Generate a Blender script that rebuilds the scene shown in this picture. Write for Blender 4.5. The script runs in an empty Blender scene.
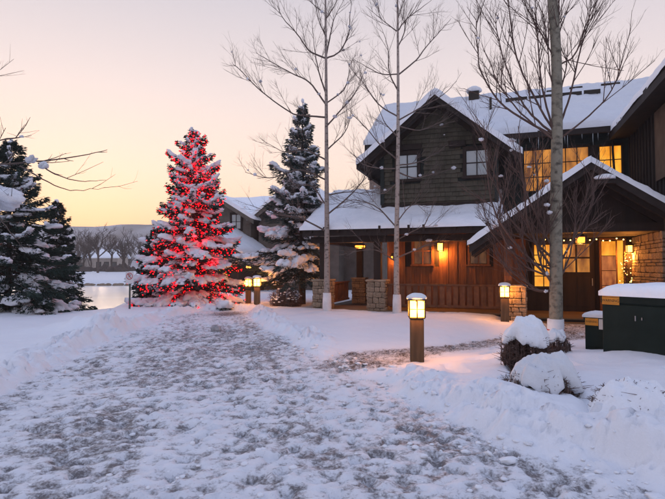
import bpy, math, random
import numpy as np
from mathutils import Vector, Matrix
R = math.radians
sc = bpy.context.scene
col = sc.collection
rnd = random.Random(7)

# ------------------------------------------------------------------ camera
F = 500.0; PITCH = math.atan(18.5 / 500); CZ = 1.6
cam = bpy.data.cameras.new('camera'); camo = bpy.data.objects.new('camera', cam); col.objects.link(camo)
cam.sensor_width = 36; cam.lens = 36 * F / 665; cam.clip_start = 0.05; cam.clip_end = 5000
camo.location = (0, 0, CZ); camo.rotation_euler = (R(90) + PITCH, 0, 0)
sc.camera = camo

# ------------------------------------------------------------------ sky, sun, exposure
SUN_AZ = R(-27); SUN_EL = R(2.5)
w = bpy.data.worlds.new('World'); sc.world = w; w.use_nodes = True
nt = w.node_tree; N = nt.nodes; L = nt.links; N.clear()
def nn(t, **k):
    n = N.new(t)
    for a, b in k.items(): setattr(n, a, b)
    return n
def wmath(op, a, b=None, clamp=False):
    n = nn('ShaderNodeMath', operation=op); n.use_clamp = clamp
    for i, q in enumerate((a, b)):
        if q is None: continue
        if isinstance(q, (int, float)): n.inputs[i].default_value = q
        else: L.new(q, n.inputs[i])
    return n.outputs[0]
tc = nn('ShaderNodeTexCoord'); sep = nn('ShaderNodeSeparateXYZ'); L.new(tc.outputs['Generated'], sep.inputs[0])
ramp = nn('ShaderNodeValToRGB'); L.new(sep.outputs[2], ramp.inputs[0])
cr = ramp.color_ramp; cr.elements[0].position = 0.0; cr.elements[0].color = (0.94, 0.70, 0.50, 1)
cr.elements[1].position = 1.0; cr.elements[1].color = (0.37, 0.48, 0.80, 1)
for p, c in ((0.08, (0.97, 0.74, 0.56)), (0.18, (0.96, 0.75, 0.64)), (0.32, (0.80, 0.67, 0.65)), (0.48, (0.58, 0.53, 0.575)), (0.70, (0.43, 0.49, 0.72))):
    e = cr.elements.new(p); e.color = (*c, 1)
dot = nn('ShaderNodeVectorMath', operation='DOT_PRODUCT'); L.new(tc.outputs['Generated'], dot.inputs[0])
dot.inputs[1].default_value = (math.sin(SUN_AZ), math.cos(SUN_AZ), 0)
low = wmath('POWER', wmath('SUBTRACT', 1.0, wmath('ABSOLUTE', sep.outputs[2]), True), 9)
gl = wmath('MULTIPLY', wmath('POWER', wmath('MAXIMUM', dot.outputs['Value'], 0.0), 7), low, True)
m1 = nn('ShaderNodeMixRGB'); L.new(gl, m1.inputs[0]); L.new(ramp.outputs[0], m1.inputs[1]); m1.inputs[2].default_value = (1.0, 0.57, 0.19, 1)
# the sky away from the afterglow is a little dimmer and bluer
back = wmath('MULTIPLY', wmath('SUBTRACT', 0.55, dot.outputs['Value'], True), 0.55, True)
m2 = nn('ShaderNodeMixRGB'); L.new(back, m2.inputs[0]); L.new(m1.outputs[0], m2.inputs[1]); m2.inputs[2].default_value = (0.44, 0.49, 0.70, 1)
sky = nn('ShaderNodeTexSky', sky_type='NISHITA'); sky.sun_disc = False; sky.sun_elevation = SUN_EL; sky.sun_rotation = SUN_AZ
bg1 = nn('ShaderNodeBackground'); L.new(m2.outputs[0], bg1.inputs[0]); bg1.inputs[1].default_value = 1.2
bg2 = nn('ShaderNodeBackground'); L.new(sky.outputs[0], bg2.inputs[0]); bg2.inputs[1].default_value = 0.035
ad = nn('ShaderNodeAddShader'); L.new(bg1.outputs[0], ad.inputs[0]); L.new(bg2.outputs[0], ad.inputs[1])
wo = nn('ShaderNodeOutputWorld'); L.new(ad.outputs[0], wo.inputs[0])
sl = bpy.data.lights.new('sun', 'SUN'); slo = bpy.data.objects.new('sun', sl); col.objects.link(slo)
sl.energy = 0.35; sl.angle = R(14); sl.color = (1, 0.72, 0.48)
sv = Vector((math.sin(SUN_AZ) * math.cos(SUN_EL), math.cos(SUN_AZ) * math.cos(SUN_EL), math.sin(SUN_EL)))
slo.rotation_euler = sv.to_track_quat('Z', 'Y').to_euler()
sc.view_settings.view_transform = 'Standard'; sc.view_settings.look = 'None'
sc.view_settings.exposure = 0.0; sc.view_settings.gamma = 1.0
sc.render.engine = 'CYCLES'; sc.cycles.use_denoising = True
sc.cycles.max_bounces = 5; sc.cycles.diffuse_bounces = 3; sc.cycles.glossy_bounces = 2; sc.cycles.sample_clamp_indirect = 6

# ------------------------------------------------------------------ materials
MATS = {}
def mat(name, c, rough=0.8, c2=None, scale=6.0, bump=0.0, bscale=40.0, metal=0.0, emit=None, estr=0.0, spec=0.4, stretch=None, sharp=(0.35, 0.65), detail=5):
    m = bpy.data.materials.new(name); m.use_nodes = True; MATS[name] = m
    t = m.node_tree; b = t.nodes['Principled BSDF']
    b.inputs['Base Color'].default_value = (*c, 1); b.inputs['Roughness'].default_value = rough
    b.inputs['Metallic'].default_value = metal; b.inputs['Specular IOR Level'].default_value = spec
    if emit: b.inputs['Emission Color'].default_value = (*emit, 1); b.inputs['Emission Strength'].default_value = estr
    co = t.nodes.new('ShaderNodeTexCoord'); vec = co.outputs['Object']
    if stretch:
        mp = t.nodes.new('ShaderNodeMapping'); mp.inputs['Scale'].default_value = stretch; t.links.new(vec, mp.inputs[0]); vec = mp.outputs[0]
    if c2:
        n = t.nodes.new('ShaderNodeTexNoise'); n.inputs['Scale'].default_value = scale; n.inputs['Detail'].default_value = detail; t.links.new(vec, n.inputs[0])
        r = t.nodes.new('ShaderNodeValToRGB'); t.links.new(n.outputs[0], r.inputs[0])
        r.color_ramp.elements[0].position = sharp[0]; r.color_ramp.elements[1].position = sharp[1]
        r.color_ramp.elements[0].color = (*c, 1); r.color_ramp.elements[1].color = (*c2, 1)
        oi = t.nodes.new('ShaderNodeObjectInfo'); hs = t.nodes.new('ShaderNodeHueSaturation')
        mr = t.nodes.new('ShaderNodeMapRange'); mr.inputs[3].default_value = 0.8; mr.inputs[4].default_value = 1.2
        t.links.new(oi.outputs['Random'], mr.inputs[0]); t.links.new(mr.outputs[0], hs.inputs['Value'])
        t.links.new(r.outputs[0], hs.inputs['Color']); t.links.new(hs.outputs[0], b.inputs['Base Color'])
    if bump:
        n = t.nodes.new('ShaderNodeTexNoise'); n.inputs['Scale'].default_value = bscale; n.inputs['Detail'].default_value = 6; t.links.new(vec, n.inputs[0])
        bp = t.nodes.new('ShaderNodeBump'); bp.inputs['Strength'].default_value = bump; bp.inputs['Distance'].default_value = 0.03
        t.links.new(n.outputs[0], bp.inputs['Height']); t.links.new(bp.outputs[0], b.inputs['Normal'])
    return m
SNOW = (0.80, 0.82, 0.86)
mat('snow', SNOW, 0.65, (0.84, 0.86, 0.89), 3, 0.8, 11, spec=0.25)
mat('bough_snow', (0.76, 0.78, 0.83), 0.7, (0.84, 0.86, 0.9), 5, 0.5, 14, spec=0.2)
mat('dark_wood', (0.014, 0.008, 0.006), 0.75, (0.027, 0.015, 0.010), 5, 0.3, 30, stretch=(1, 1, .15))
mat('fascia_wood', (0.014, 0.009, 0.008), 0.75, (0.026, 0.017, 0.014), 4, 0.3, 30)
mat('red_wood', (0.11, 0.038, 0.016), 0.7, (0.19, 0.072, 0.028), 5, 0.35, 40, stretch=(3, 3, .25))
mat('rail_wood', (0.10, 0.038, 0.018), 0.7, (0.16, 0.066, 0.028), 5, 0.3, 40)
mat('shingle', (0.056, 0.051, 0.037), 0.9, (0.095, 0.085, 0.062), 2.5, 0.4, 30)
mat('green_siding', (0.013, 0.021, 0.020), 0.85, (0.026, 0.036, 0.033), 3, 0.3, 20)
mat('batten_wall', (0.018, 0.013, 0.011), 0.85, (0.034, 0.024, 0.019), 3, 0.3, 30, stretch=(3, 3, .3))
mat('brown_panel', (0.085, 0.052, 0.032), 0.85, (0.12, 0.076, 0.048), 3, 0.3, 30)
mat('roofing', (0.035, 0.032, 0.032), 0.9, (0.06, 0.052, 0.05), 8, 0.4, 40)
mat('stone', (0.20, 0.15, 0.105), 0.9, (0.34, 0.265, 0.19), 3.5, 0.6, 18)
mat('mortar', (0.06, 0.05, 0.04), 0.95, (0.09, 0.075, 0.06), 12)
mat('floor_wood', (0.10, 0.065, 0.035), 0.55, (0.15, 0.10, 0.055), 6, 0.3, 30, stretch=(.3, 3, 3))
mat('cool_glass', (0.34, 0.40, 0.42), 0.15, (0.44, 0.48, 0.49), 1.5, spec=0.8)
mat('dark_glass', (0.03, 0.035, 0.04), 0.08, spec=0.8)
mat('bark_pale', (0.085, 0.068, 0.056), 0.85, (0.36, 0.30, 0.26), 9, 0.6, 30, stretch=(1, 1, 1.6), sharp=(.30, .48))
mat('bark_green', (0.075, 0.065, 0.050), 0.85, (0.25, 0.225, 0.17), 9, 0.7, 26, stretch=(1, 1, 1.3), sharp=(.30, .52))
mat('twig', (0.085, 0.062, 0.052), 0.85, (0.14, 0.105, 0.09), 6)
mat('twig_brown', (0.075, 0.045, 0.038), 0.85, (0.12, 0.075, 0.06), 6)
mat('guard_white', (0.62, 0.60, 0.60), 0.6, (0.74, 0.72, 0.72), 5, 0.2, 20)
mat('spruce_bark', (0.05, 0.037, 0.03), 0.9, (0.085, 0.062, 0.05), 8, 0.5, 20)
mat('needles', (0.014, 0.030, 0.024), 0.75, (0.036, 0.062, 0.050), 2.2, spec=0.25)
mat('needles_blue', (0.028, 0.048, 0.045), 0.75, (0.065, 0.092, 0.085), 2.2, spec=0.25)
mat('utility_green', (0.005, 0.013, 0.011), 0.7, (0.009, 0.019, 0.016), 3, 0.05, 60, spec=0.2)
mat('utility_trim', (0.010, 0.020, 0.017), 0.5)
mat('label_orange', (0.62, 0.24, 0.02), 0.55, (0.7, 0.29, 0.03), 6)
mat('label_white', (0.62, 0.62, 0.60), 0.5)
mat('label_ink', (0.02, 0.015, 0.01), 0.6)
mat('metal_dark', (0.03, 0.026, 0.022), 0.5, metal=0.6)
mat('metal_grey', (0.30, 0.30, 0.30), 0.45, metal=0.7)
mat('post_wood', (0.085, 0.050, 0.024), 0.75, (0.13, 0.080, 0.04), 5, 0.3, 40, stretch=(3, 3, .3))
mat('sign_white', (0.72, 0.70, 0.70), 0.5)
mat('sign_red', (0.45, 0.03, 0.035), 0.5)
mat('sign_black', (0.02, 0.02, 0.02), 0.5)
mat('post_green', (0.05, 0.075, 0.065), 0.6)
mat('lamp_glass', (0.9, 0.6, 0.2), 0.4, emit=(1, 0.43, 0.055), estr=12)
mat('sconce_glass', (0.9, 0.5, 0.2), 0.4, emit=(1, 0.40, 0.05), estr=9)
mat('amber_glass', (0.9, 0.4, 0.1), 0.4, emit=(1, 0.33, 0.035), estr=3.2)
mat('red_bulb', (0.8, 0.02, 0.03), 0.4, emit=(1, 0.0015, 0.006), estr=7)
mat('warm_bulb', (0.9, 0.6, 0.2), 0.4, emit=(1, 0.55, 0.15), estr=8)
mat('wire', (0.02, 0.03, 0.02), 0.6)
mat('plaster', (0.33, 0.28, 0.24), 0.9, (0.4, 0.34, 0.29), 2)
mat('grey_siding', (0.10, 0.088, 0.072), 0.9, (0.145, 0.125, 0.105), 2)
mat('pot', (0.06, 0.035, 0.02), 0.8)
def lit_glass(name, a, b_, s, sc_=1.6):
    m = mat(name, (0.05, 0.03, 0.02), 0.25); t = m.node_tree; b = t.nodes['Principled BSDF']
    co = t.nodes.new('ShaderNodeTexCoord'); n = t.nodes.new('ShaderNodeTexNoise'); n.inputs['Scale'].default_value = sc_; n.inputs['Detail'].default_value = 3
    mp = t.nodes.new('ShaderNodeMapping'); mp.inputs['Scale'].default_value = (1.6, 1.6, .7); t.links.new(co.outputs['Object'], mp.inputs[0]); t.links.new(mp.outputs[0], n.inputs[0])
    r = t.nodes.new('ShaderNodeValToRGB'); t.links.new(n.outputs[0], r.inputs[0])
    r.color_ramp.elements[0].position = .36; r.color_ramp.elements[1].position = .64
    r.color_ramp.elements[0].color = (*a, 1); r.color_ramp.elements[1].color = (*b_, 1)
    t.links.new(r.outputs[0], b.inputs['Emission Color']); b.inputs['Emission Strength'].default_value = s
lit_glass('lit_amber', (0.20, 0.06, 0.010), (0.90, 0.34, 0.045), 0.75)
lit_glass('lit_yellow', (0.62, 0.20, 0.012), (1.0, 0.45, 0.045), 1.25)
lit_glass('lit_red', (0.20, 0.045, 0.02), (0.55, 0.18, 0.05), 0.9, 3)
lit_glass('lit_dim', (0.02, 0.010, 0.006), (0.13, 0.055, 0.02), 0.8, 3)

# ground material: snow with trodden-in grit, its amount stored per vertex
def ground_mat(name, base_dirt, thr):
    m = bpy.data.materials.new(name); m.use_nodes = True; MATS[name] = m
    t = m.node_tree; b = t.nodes['Principled BSDF']; lk = t.links.new
    b.inputs['Roughness'].default_value = 0.6; b.inputs['Specular IOR Level'].default_value = 0.25
    at = t.nodes.new('ShaderNodeAttribute'); at.attribute_name = 'dirt'
    co = t.nodes.new('ShaderNodeTexCoord')
    def noise(s, d=6, ro=.6):
        n = t.nodes.new('ShaderNodeTexNoise'); n.inputs['Scale'].default_value = s; n.inputs['Detail'].default_value = d
        n.inputs['Roughness'].default_value = ro; lk(co.outputs['Object'], n.inputs[0]); return n.outputs[0]
    def mth(op, a, c, cl=False):
        q = t.nodes.new('ShaderNodeMath'); q.operation = op; q.use_clamp = cl
        for i, v in enumerate((a, c)):
            if isinstance(v, (int, float)): q.inputs[i].default_value = v
            else: lk(v, q.inputs[i])
        return q.outputs[0]
    n1, n2, n3 = noise(11, 8, .72), noise(42, 4), noise(1.3, 3)
    s = mth('ADD', mth('MULTIPLY', n1, .62), mth('MULTIPLY', n2, .38))
    s = mth('ADD', mth('ADD', s, mth('MULTIPLY', at.outputs['Fac'], .36)), -thr)
    f = mth('MULTIPLY', s, 5.5, True)
    f2 = mth('MULTIPLY', mth('ADD', f, mth('MULTIPLY', at.outputs['Fac'], .34)), 0.85, True)
    mx = t.nodes.new('ShaderNodeMixRGB'); lk(f2, mx.inputs[0]); mx.inputs[2].default_value = (*base_dirt, 1)
    sn = t.nodes.new('ShaderNodeMixRGB'); lk(n3, sn.inputs[0]); sn.inputs[1].default_value = (0.77, 0.79, 0.84, 1); sn.inputs[2].default_value = (0.85, 0.86, 0.88, 1)
    lk(sn.outputs[0], mx.inputs[1]); lk(mx.outputs[0], b.inputs['Base Color'])
    hb = mth('ADD', mth('MULTIPLY', n1, .6), mth('MULTIPLY', n2, .4))
    bp = t.nodes.new('ShaderNodeBump'); bp.inputs['Strength'].default_value = 0.5; bp.inputs['Distance'].default_value = 0.03
    lk(hb, bp.inputs['Height']); lk(bp.outputs[0], b.inputs['Normal'])
ground_mat('ground_snow', (0.17, 0.155, 0.155), 0.655)
ground_mat('path_ground', (0.055, 0.042, 0.034), 0.70)
m = mat('lake_ice_sheen', (0.72, 0.70, 0.67), 0.22, (0.86, 0.85, 0.83), 0.05, 0.08, 3, spec=0.9, sharp=(.45, .55))  # pale base colour stands in for the bright sky mirrored on the lake
m = mat('hillside', (0.20, 0.165, 0.15), 0.95, (0.50, 0.48, 0.50), 0.02, detail=8)

# ------------------------------------------------------------------ mesh helpers
_ico = {}
def ico(sub):
    if sub in _ico: return _ico[sub]
    t = (1 + 5 ** .5) / 2
    v = [(-1, t, 0), (1, t, 0), (-1, -t, 0), (1, -t, 0), (0, -1, t), (0, 1, t), (0, -1, -t), (0, 1, -t), (t, 0, -1), (t, 0, 1), (-t, 0, -1), (-t, 0, 1)]
    f = [(0, 11, 5), (0, 5, 1), (0, 1, 7), (0, 7, 10), (0, 10, 11), (1, 5, 9), (5, 11, 4), (11, 10, 2), (10, 7, 6), (7, 1, 8), (3, 9, 4), (3, 4, 2), (3, 2, 6), (3, 6, 8), (3, 8, 9), (4, 9, 5), (2, 4, 11), (6, 2, 10), (8, 6, 7), (9, 8, 1)]
    v = [np.array(p) / np.linalg.norm(p) for p in v]
    for _ in range(sub):
        mid = {}; nf = []
        def mp(a, b):
            k = (min(a, b), max(a, b))
            if k not in mid:
                p = v[a] + v[b]; v.append(p / np.linalg.norm(p)); mid[k] = len(v) - 1
            return mid[k]
        for a, b, c in f:
            x, y, z = mp(a, b), mp(b, c), mp(c, a); nf += [(a, x, z), (b, y, x), (c, z, y), (x, y, z)]
        f = nf
    _ico[sub] = (np.array(v), f); return _ico[sub]
def hashn(ix, iy, seed):
    h = (ix.astype(np.int64) * 374761393 + iy.astype(np.int64) * 668265263 + seed * 1442695041) & 0xffffffff
    h = ((h ^ (h >> 13)) * 1274126177) & 0xffffffff
    return ((h ^ (h >> 16)) & 0xffff) / 65535.0
def vnoise(x, y, seed=0):
    x = np.asarray(x, float); y = np.asarray(y, float)
    ix, iy = np.floor(x), np.floor(y); fx, fy = x - ix, y - iy
    fx = fx * fx * (3 - 2 * fx); fy = fy * fy * (3 - 2 * fy)
    a, b, c, d = hashn(ix, iy, seed), hashn(ix + 1, iy, seed), hashn(ix, iy + 1, seed), hashn(ix + 1, iy + 1, seed)
    return (a * (1 - fx) + b * fx) * (1 - fy) + (c * (1 - fx) + d * fx) * fy
def fbm(x, y, o=4, seed=0):
    s = 0; a = .5
    for i in range(o):
        s = s + a * vnoise(x * 2 ** i, y * 2 ** i, seed + i); a *= .5
    return s
def sstep(a, b, x):
    t = np.clip((x - a) / (b - a), 0, 1); return t * t * (3 - 2 * t)

class MB:
    def __init__(s): s.v = []; s.f = []
    def add(s, v, f):
        n = len(s.v); s.v.extend([tuple(p) for p in v]); s.f.extend([tuple(i + n for i in q) for q in f]); return s
    def box(s, x0, x1, y0, y1, z0, z1, c=0.0):
        if c <= 0:
            return s.add([(x0, y0, z0), (x1, y0, z0), (x1, y1, z0), (x0, y1, z0), (x0, y0, z1), (x1, y0, z1), (x1, y1, z1), (x0, y1, z1)],
                         [(0, 3, 2, 1), (4, 5, 6, 7), (0, 1, 5, 4), (1, 2, 6, 5), (2, 3, 7, 6), (3, 0, 4, 7)])
        c = min(c, (x1 - x0) * .45, (y1 - y0) * .45, (z1 - z0) * .45)
        def ring(i, z): return [(x0 + i, y0, z), (x1 - i, y0, z), (x1, y0 + i, z), (x1, y1 - i, z), (x1 - i, y1, z), (x0 + i, y1, z), (x0, y1 - i, z), (x0, y0 + i, z)]
        def ring2(z): return [(x0 + c, y0 + c, z), (x1 - c, y0 + c, z), (x1 - c, y0 + c, z), (x1 - c, y1 - c, z), (x1 - c, y1 - c, z), (x0 + c, y1 - c, z), (x0 + c, y1 - c, z), (x0 + c, y0 + c, z)]
        v = ring2(z0) + ring(c, z0 + c) + ring(c, z1 - c) + ring2(z1)
        f = [tuple(range(7, -1, -1)), tuple(range(24, 32))]
        for k in range(3):
            for i in range(8):
                j = (i + 1) % 8; f.append((k * 8 + i, k * 8 + j, k * 8 + 8 + j, k * 8 + 8 + i))
        return s.add(v, f)
    def prism(s, pts, y0, y1):          # (x,z) outline pushed along y
        n = len(pts)
        v = [(x, y0, z) for x, z in pts] + [(x, y1, z) for x, z in pts]
        f = [tuple(range(n)), tuple(range(2 * n - 1, n - 1, -1))] + [(i, i + n, (i + 1) % n + n, (i + 1) % n) for i in range(n)]
        return s.add(v, f)
    def hexa(s, a, b, h):               # bar from a to b (a quad ring each)
        n = len(a); v = list(a) + list(b)
        return s.add(v, [tuple(range(n - 1, -1, -1)), tuple(range(n, 2 * n))] + [(i, (i + 1) % n, (i + 1) % n + n, i + n) for i in range(n)])
    def slab(s, a, b, c, d, th):        # quad a b c d thickened downwards
        v = [a, b, c, d] + [(p[0], p[1], p[2] - th) for p in (a, b, c, d)]
        return s.add(v, [(0, 1, 2, 3), (7, 6, 5, 4), (0, 4, 5, 1), (1, 5, 6, 2), (2, 6, 7, 3), (3, 7, 4, 0)])
    def tube(s, pts, rad, n=6, cap=True):
        pts = [np.array(p, float) for p in pts]; k = len(pts)
        if not hasattr(rad, '__len__'): rad = [rad] * k
        up = None; V = []
        for i in range(k):
            t = pts[min(i + 1, k - 1)] - pts[max(i - 1, 0)]; t = t / (np.linalg.norm(t) + 1e-9)
            if up is None:
                up = np.array([1., 0, 0]) if abs(t[0]) < .9 else np.array([0, 1., 0])
            e = up - t * (up @ t); e /= np.linalg.norm(e) + 1e-9; up = e; g = np.cross(t, e)
            for j in range(n):
                a = 2 * math.pi * j / n; V.append(pts[i] + rad[i] * (math.cos(a) * e + math.sin(a) * g))
        f = [(i * n + j, i * n + (j + 1) % n, (i + 1) * n + (j + 1) % n, (i + 1) * n + j) for i in range(k - 1) for j in range(n)]
        if cap: f += [tuple(range(n - 1, -1, -1)), tuple(range((k - 1) * n, k * n))]
        return s.add(V, f)
    def blob(s, c, r, sub=2, amp=.25, fr=2.0, seed=0, flat=None, rot=0, tilt=0):
        v, f = ico(sub); r = np.array(r if hasattr(r, '__len__') else (r, r, r), float)
        nz = (fbm(v[:, 0] * fr + seed * 3.1 + v[:, 2], v[:, 1] * fr + seed * 1.7 - v[:, 2], 3, seed) - .44) * 2
        p = v * (1 + amp * nz)[:, None]
        if flat is not None: p[:, 2] = np.where(p[:, 2] < -flat, -flat + (p[:, 2] + flat) * .15, p[:, 2])
        p = p * r
        if tilt: ct, st = math.cos(tilt), math.sin(tilt); p = np.stack([p[:, 0] * ct + p[:, 2] * st, p[:, 1], -p[:, 0] * st + p[:, 2] * ct], 1)
        ca, sa = math.cos(rot), math.sin(rot)
        p = np.stack([p[:, 0] * ca - p[:, 1] * sa, p[:, 0] * sa + p[:, 1] * ca, p[:, 2]], 1) + np.array(c)
        return s.add(p, f)
    def mesh(s, name, m, smooth=False):
        me = bpy.data.meshes.new(name); me.from_pydata(s.v, [], s.f); me.materials.append(MATS[m])
        if smooth: me.polygons.foreach_set('use_smooth', [True] * len(me.polygons))
        me.validate(); me.update(); return me
    def obj(s, name, m, parent=None, smooth=False, loc=None, rz=0.0):
        return link(name, s.mesh(name, m, smooth), parent, loc, rz)
def link(name, data, parent=None, loc=None, rz=0.0):
    o = bpy.data.objects.new(name, data); col.objects.link(o); o.parent = parent
    if loc is not None: o.location = loc
    if rz: o.rotation_euler[2] = rz
    return o
def tag(o, label=None, cat=None, group=None, kind=None):
    for k, q in (('label', label), ('category', cat), ('group', group), ('kind', kind)):
        if q: o[k] = q
    return o
def thing(name, label, cat, loc=(0, 0, 0), rz=0, group=None):
    return tag(link(name, None, None, loc, rz), label, cat, group)
def copy_tree(o, parent=None):
    c = o.copy(); col.objects.link(c); c.parent = parent
    for ch in list(o.children): copy_tree(ch, c)
    return c
def fastmesh(name, v, f, m, smooth=True):   # numpy arrays, all faces the same size
    me = bpy.data.meshes.new(name); k = f.shape[1]
    me.vertices.add(len(v)); me.vertices.foreach_set('co', v.astype(np.float32).ravel())
    me.loops.add(f.size); me.loops.foreach_set('vertex_index', f.astype(np.int32).ravel())
    me.polygons.add(len(f)); me.polygons.foreach_set('loop_start', np.arange(0, f.size, k, dtype=np.int32))
    me.polygons.foreach_set('use_smooth', np.full(len(f), smooth)); me.materials.append(MATS[m])
    me.update(calc_edges=True); return me

# picture coordinates of the photograph -> a ray, met with the ground or with a known distance
def ray(u, v):
    x = (u - 332.5) / F; y = -(v - 249.5) / F
    return np.array([x, math.cos(PITCH) - y * math.sin(PITCH), math.sin(PITCH) + y * math.cos(PITCH)])
def G(u, v, z=0.0):
    r = ray(u, v); t = (z - CZ) / r[2]; return (r * t)[:2]
def PT(u, v, y):
    r = ray(u, v); t = y / r[1]; return np.array([r[0] * t, y, CZ + r[2] * t])

# ------------------------------------------------------------------ ground
TH = R(18); HO = np.array([3.8, 18.0]); EX = np.array([math.cos(TH), -math.sin(TH)]); EY = np.array([math.sin(TH), math.cos(TH)])
def hw(lx, ly, z=0): p = HO + EX * lx + EY * ly; return (p[0], p[1], z)
drive = [G(*p) for p in ((760, 522), (665, 499), (615, 484), (577, 466), (492, 441), (416, 403), (362, 377), (346, 369), (322, 358), (296, 344), (262, 327), (250, 318), (244, 311))] + \
        [G(*p) for p in ((205, 311), (172, 317), (135, 331), (100, 345), (68, 359), (30, 379), (0, 400))] + [np.array(p) for p in ((-4.6, 4.0), (-5.4, 1.0), (-6.5, -14), (6, -14), (4.2, 0.5))]
path = [G(*p) for p in ((312, 362), (345, 351), (400, 348), (450, 344), (497, 337))] + [np.array(hw(*p)[:2]) for p in ((2.95, -3.2), (2.95, -2.2), (6.4, -2.2), (6.4, -3.6), (4.6, -5.2))] + \
       [G(*p) for p in ((497, 347), (446, 355), (411, 364), (372, 371), (340, 378))]
house_fp = [np.array(hw(*p)[:2]) for p in ((-4.7, -1.0), (2.0, -1.0), (2.0, -2.6), (10, -2.6), (10, 9), (-4.7, 9))]
def sdpoly(x, y, poly):
    x = np.asarray(x, float); y = np.asarray(y, float)
    d = np.full(x.shape, 1e9); ins = np.zeros(x.shape, bool); n = len(poly)
    for i in range(n):
        a, b = poly[i], poly[(i + 1) % n]; e = b - a
        wx, wy = x - a[0], y - a[1]; t = np.clip((wx * e[0] + wy * e[1]) / (e @ e), 0, 1)
        d = np.minimum(d, np.hypot(wx - e[0] * t, wy - e[1] * t))
        if abs(e[1]) > 1e-9:
            c = ((a[1] > y) != (b[1] > y)) & (x < e[0] * (y - a[1]) / e[1] + a[0]); ins ^= c
    return np.where(ins, -d, d)
def worley(x, y, seed=0):
    ix, iy = np.floor(x), np.floor(y); f1 = np.full(x.shape, 9.0); f2 = np.full(x.shape, 9.0); hv = np.zeros(x.shape)
    for dx in (-1, 0, 1):
        for dy in (-1, 0, 1):
            cx, cy = ix + dx, iy + dy; d = np.hypot(cx + hashn(cx, cy, seed) - x, cy + hashn(cx, cy, seed + 7) - y)
            c = d < f1; f2 = np.where(c, f1, np.minimum(f2, d)); hv = np.where(c, hashn(cx, cy, seed + 13), hv); f1 = np.where(c, d, f1)
    return f1, f2, hv
LAKE = -0.55
def lake_mask(x, y):
    near = 18.2 + 6.0 * sstep(-10.5, -13, x) + 1.1 * (fbm(x * .3, y * .3, 2, 90) - .45)
    far = 62 + 5 * (fbm(x * .05, 3.3 + 0 * y, 2, 4) - .45)
    right = -8.2 - .25 * (y - 20)
    return sstep(0, 1.6, y - near) * sstep(0, 1.2, far - y) * sstep(0, 2.5, right - x)
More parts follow.
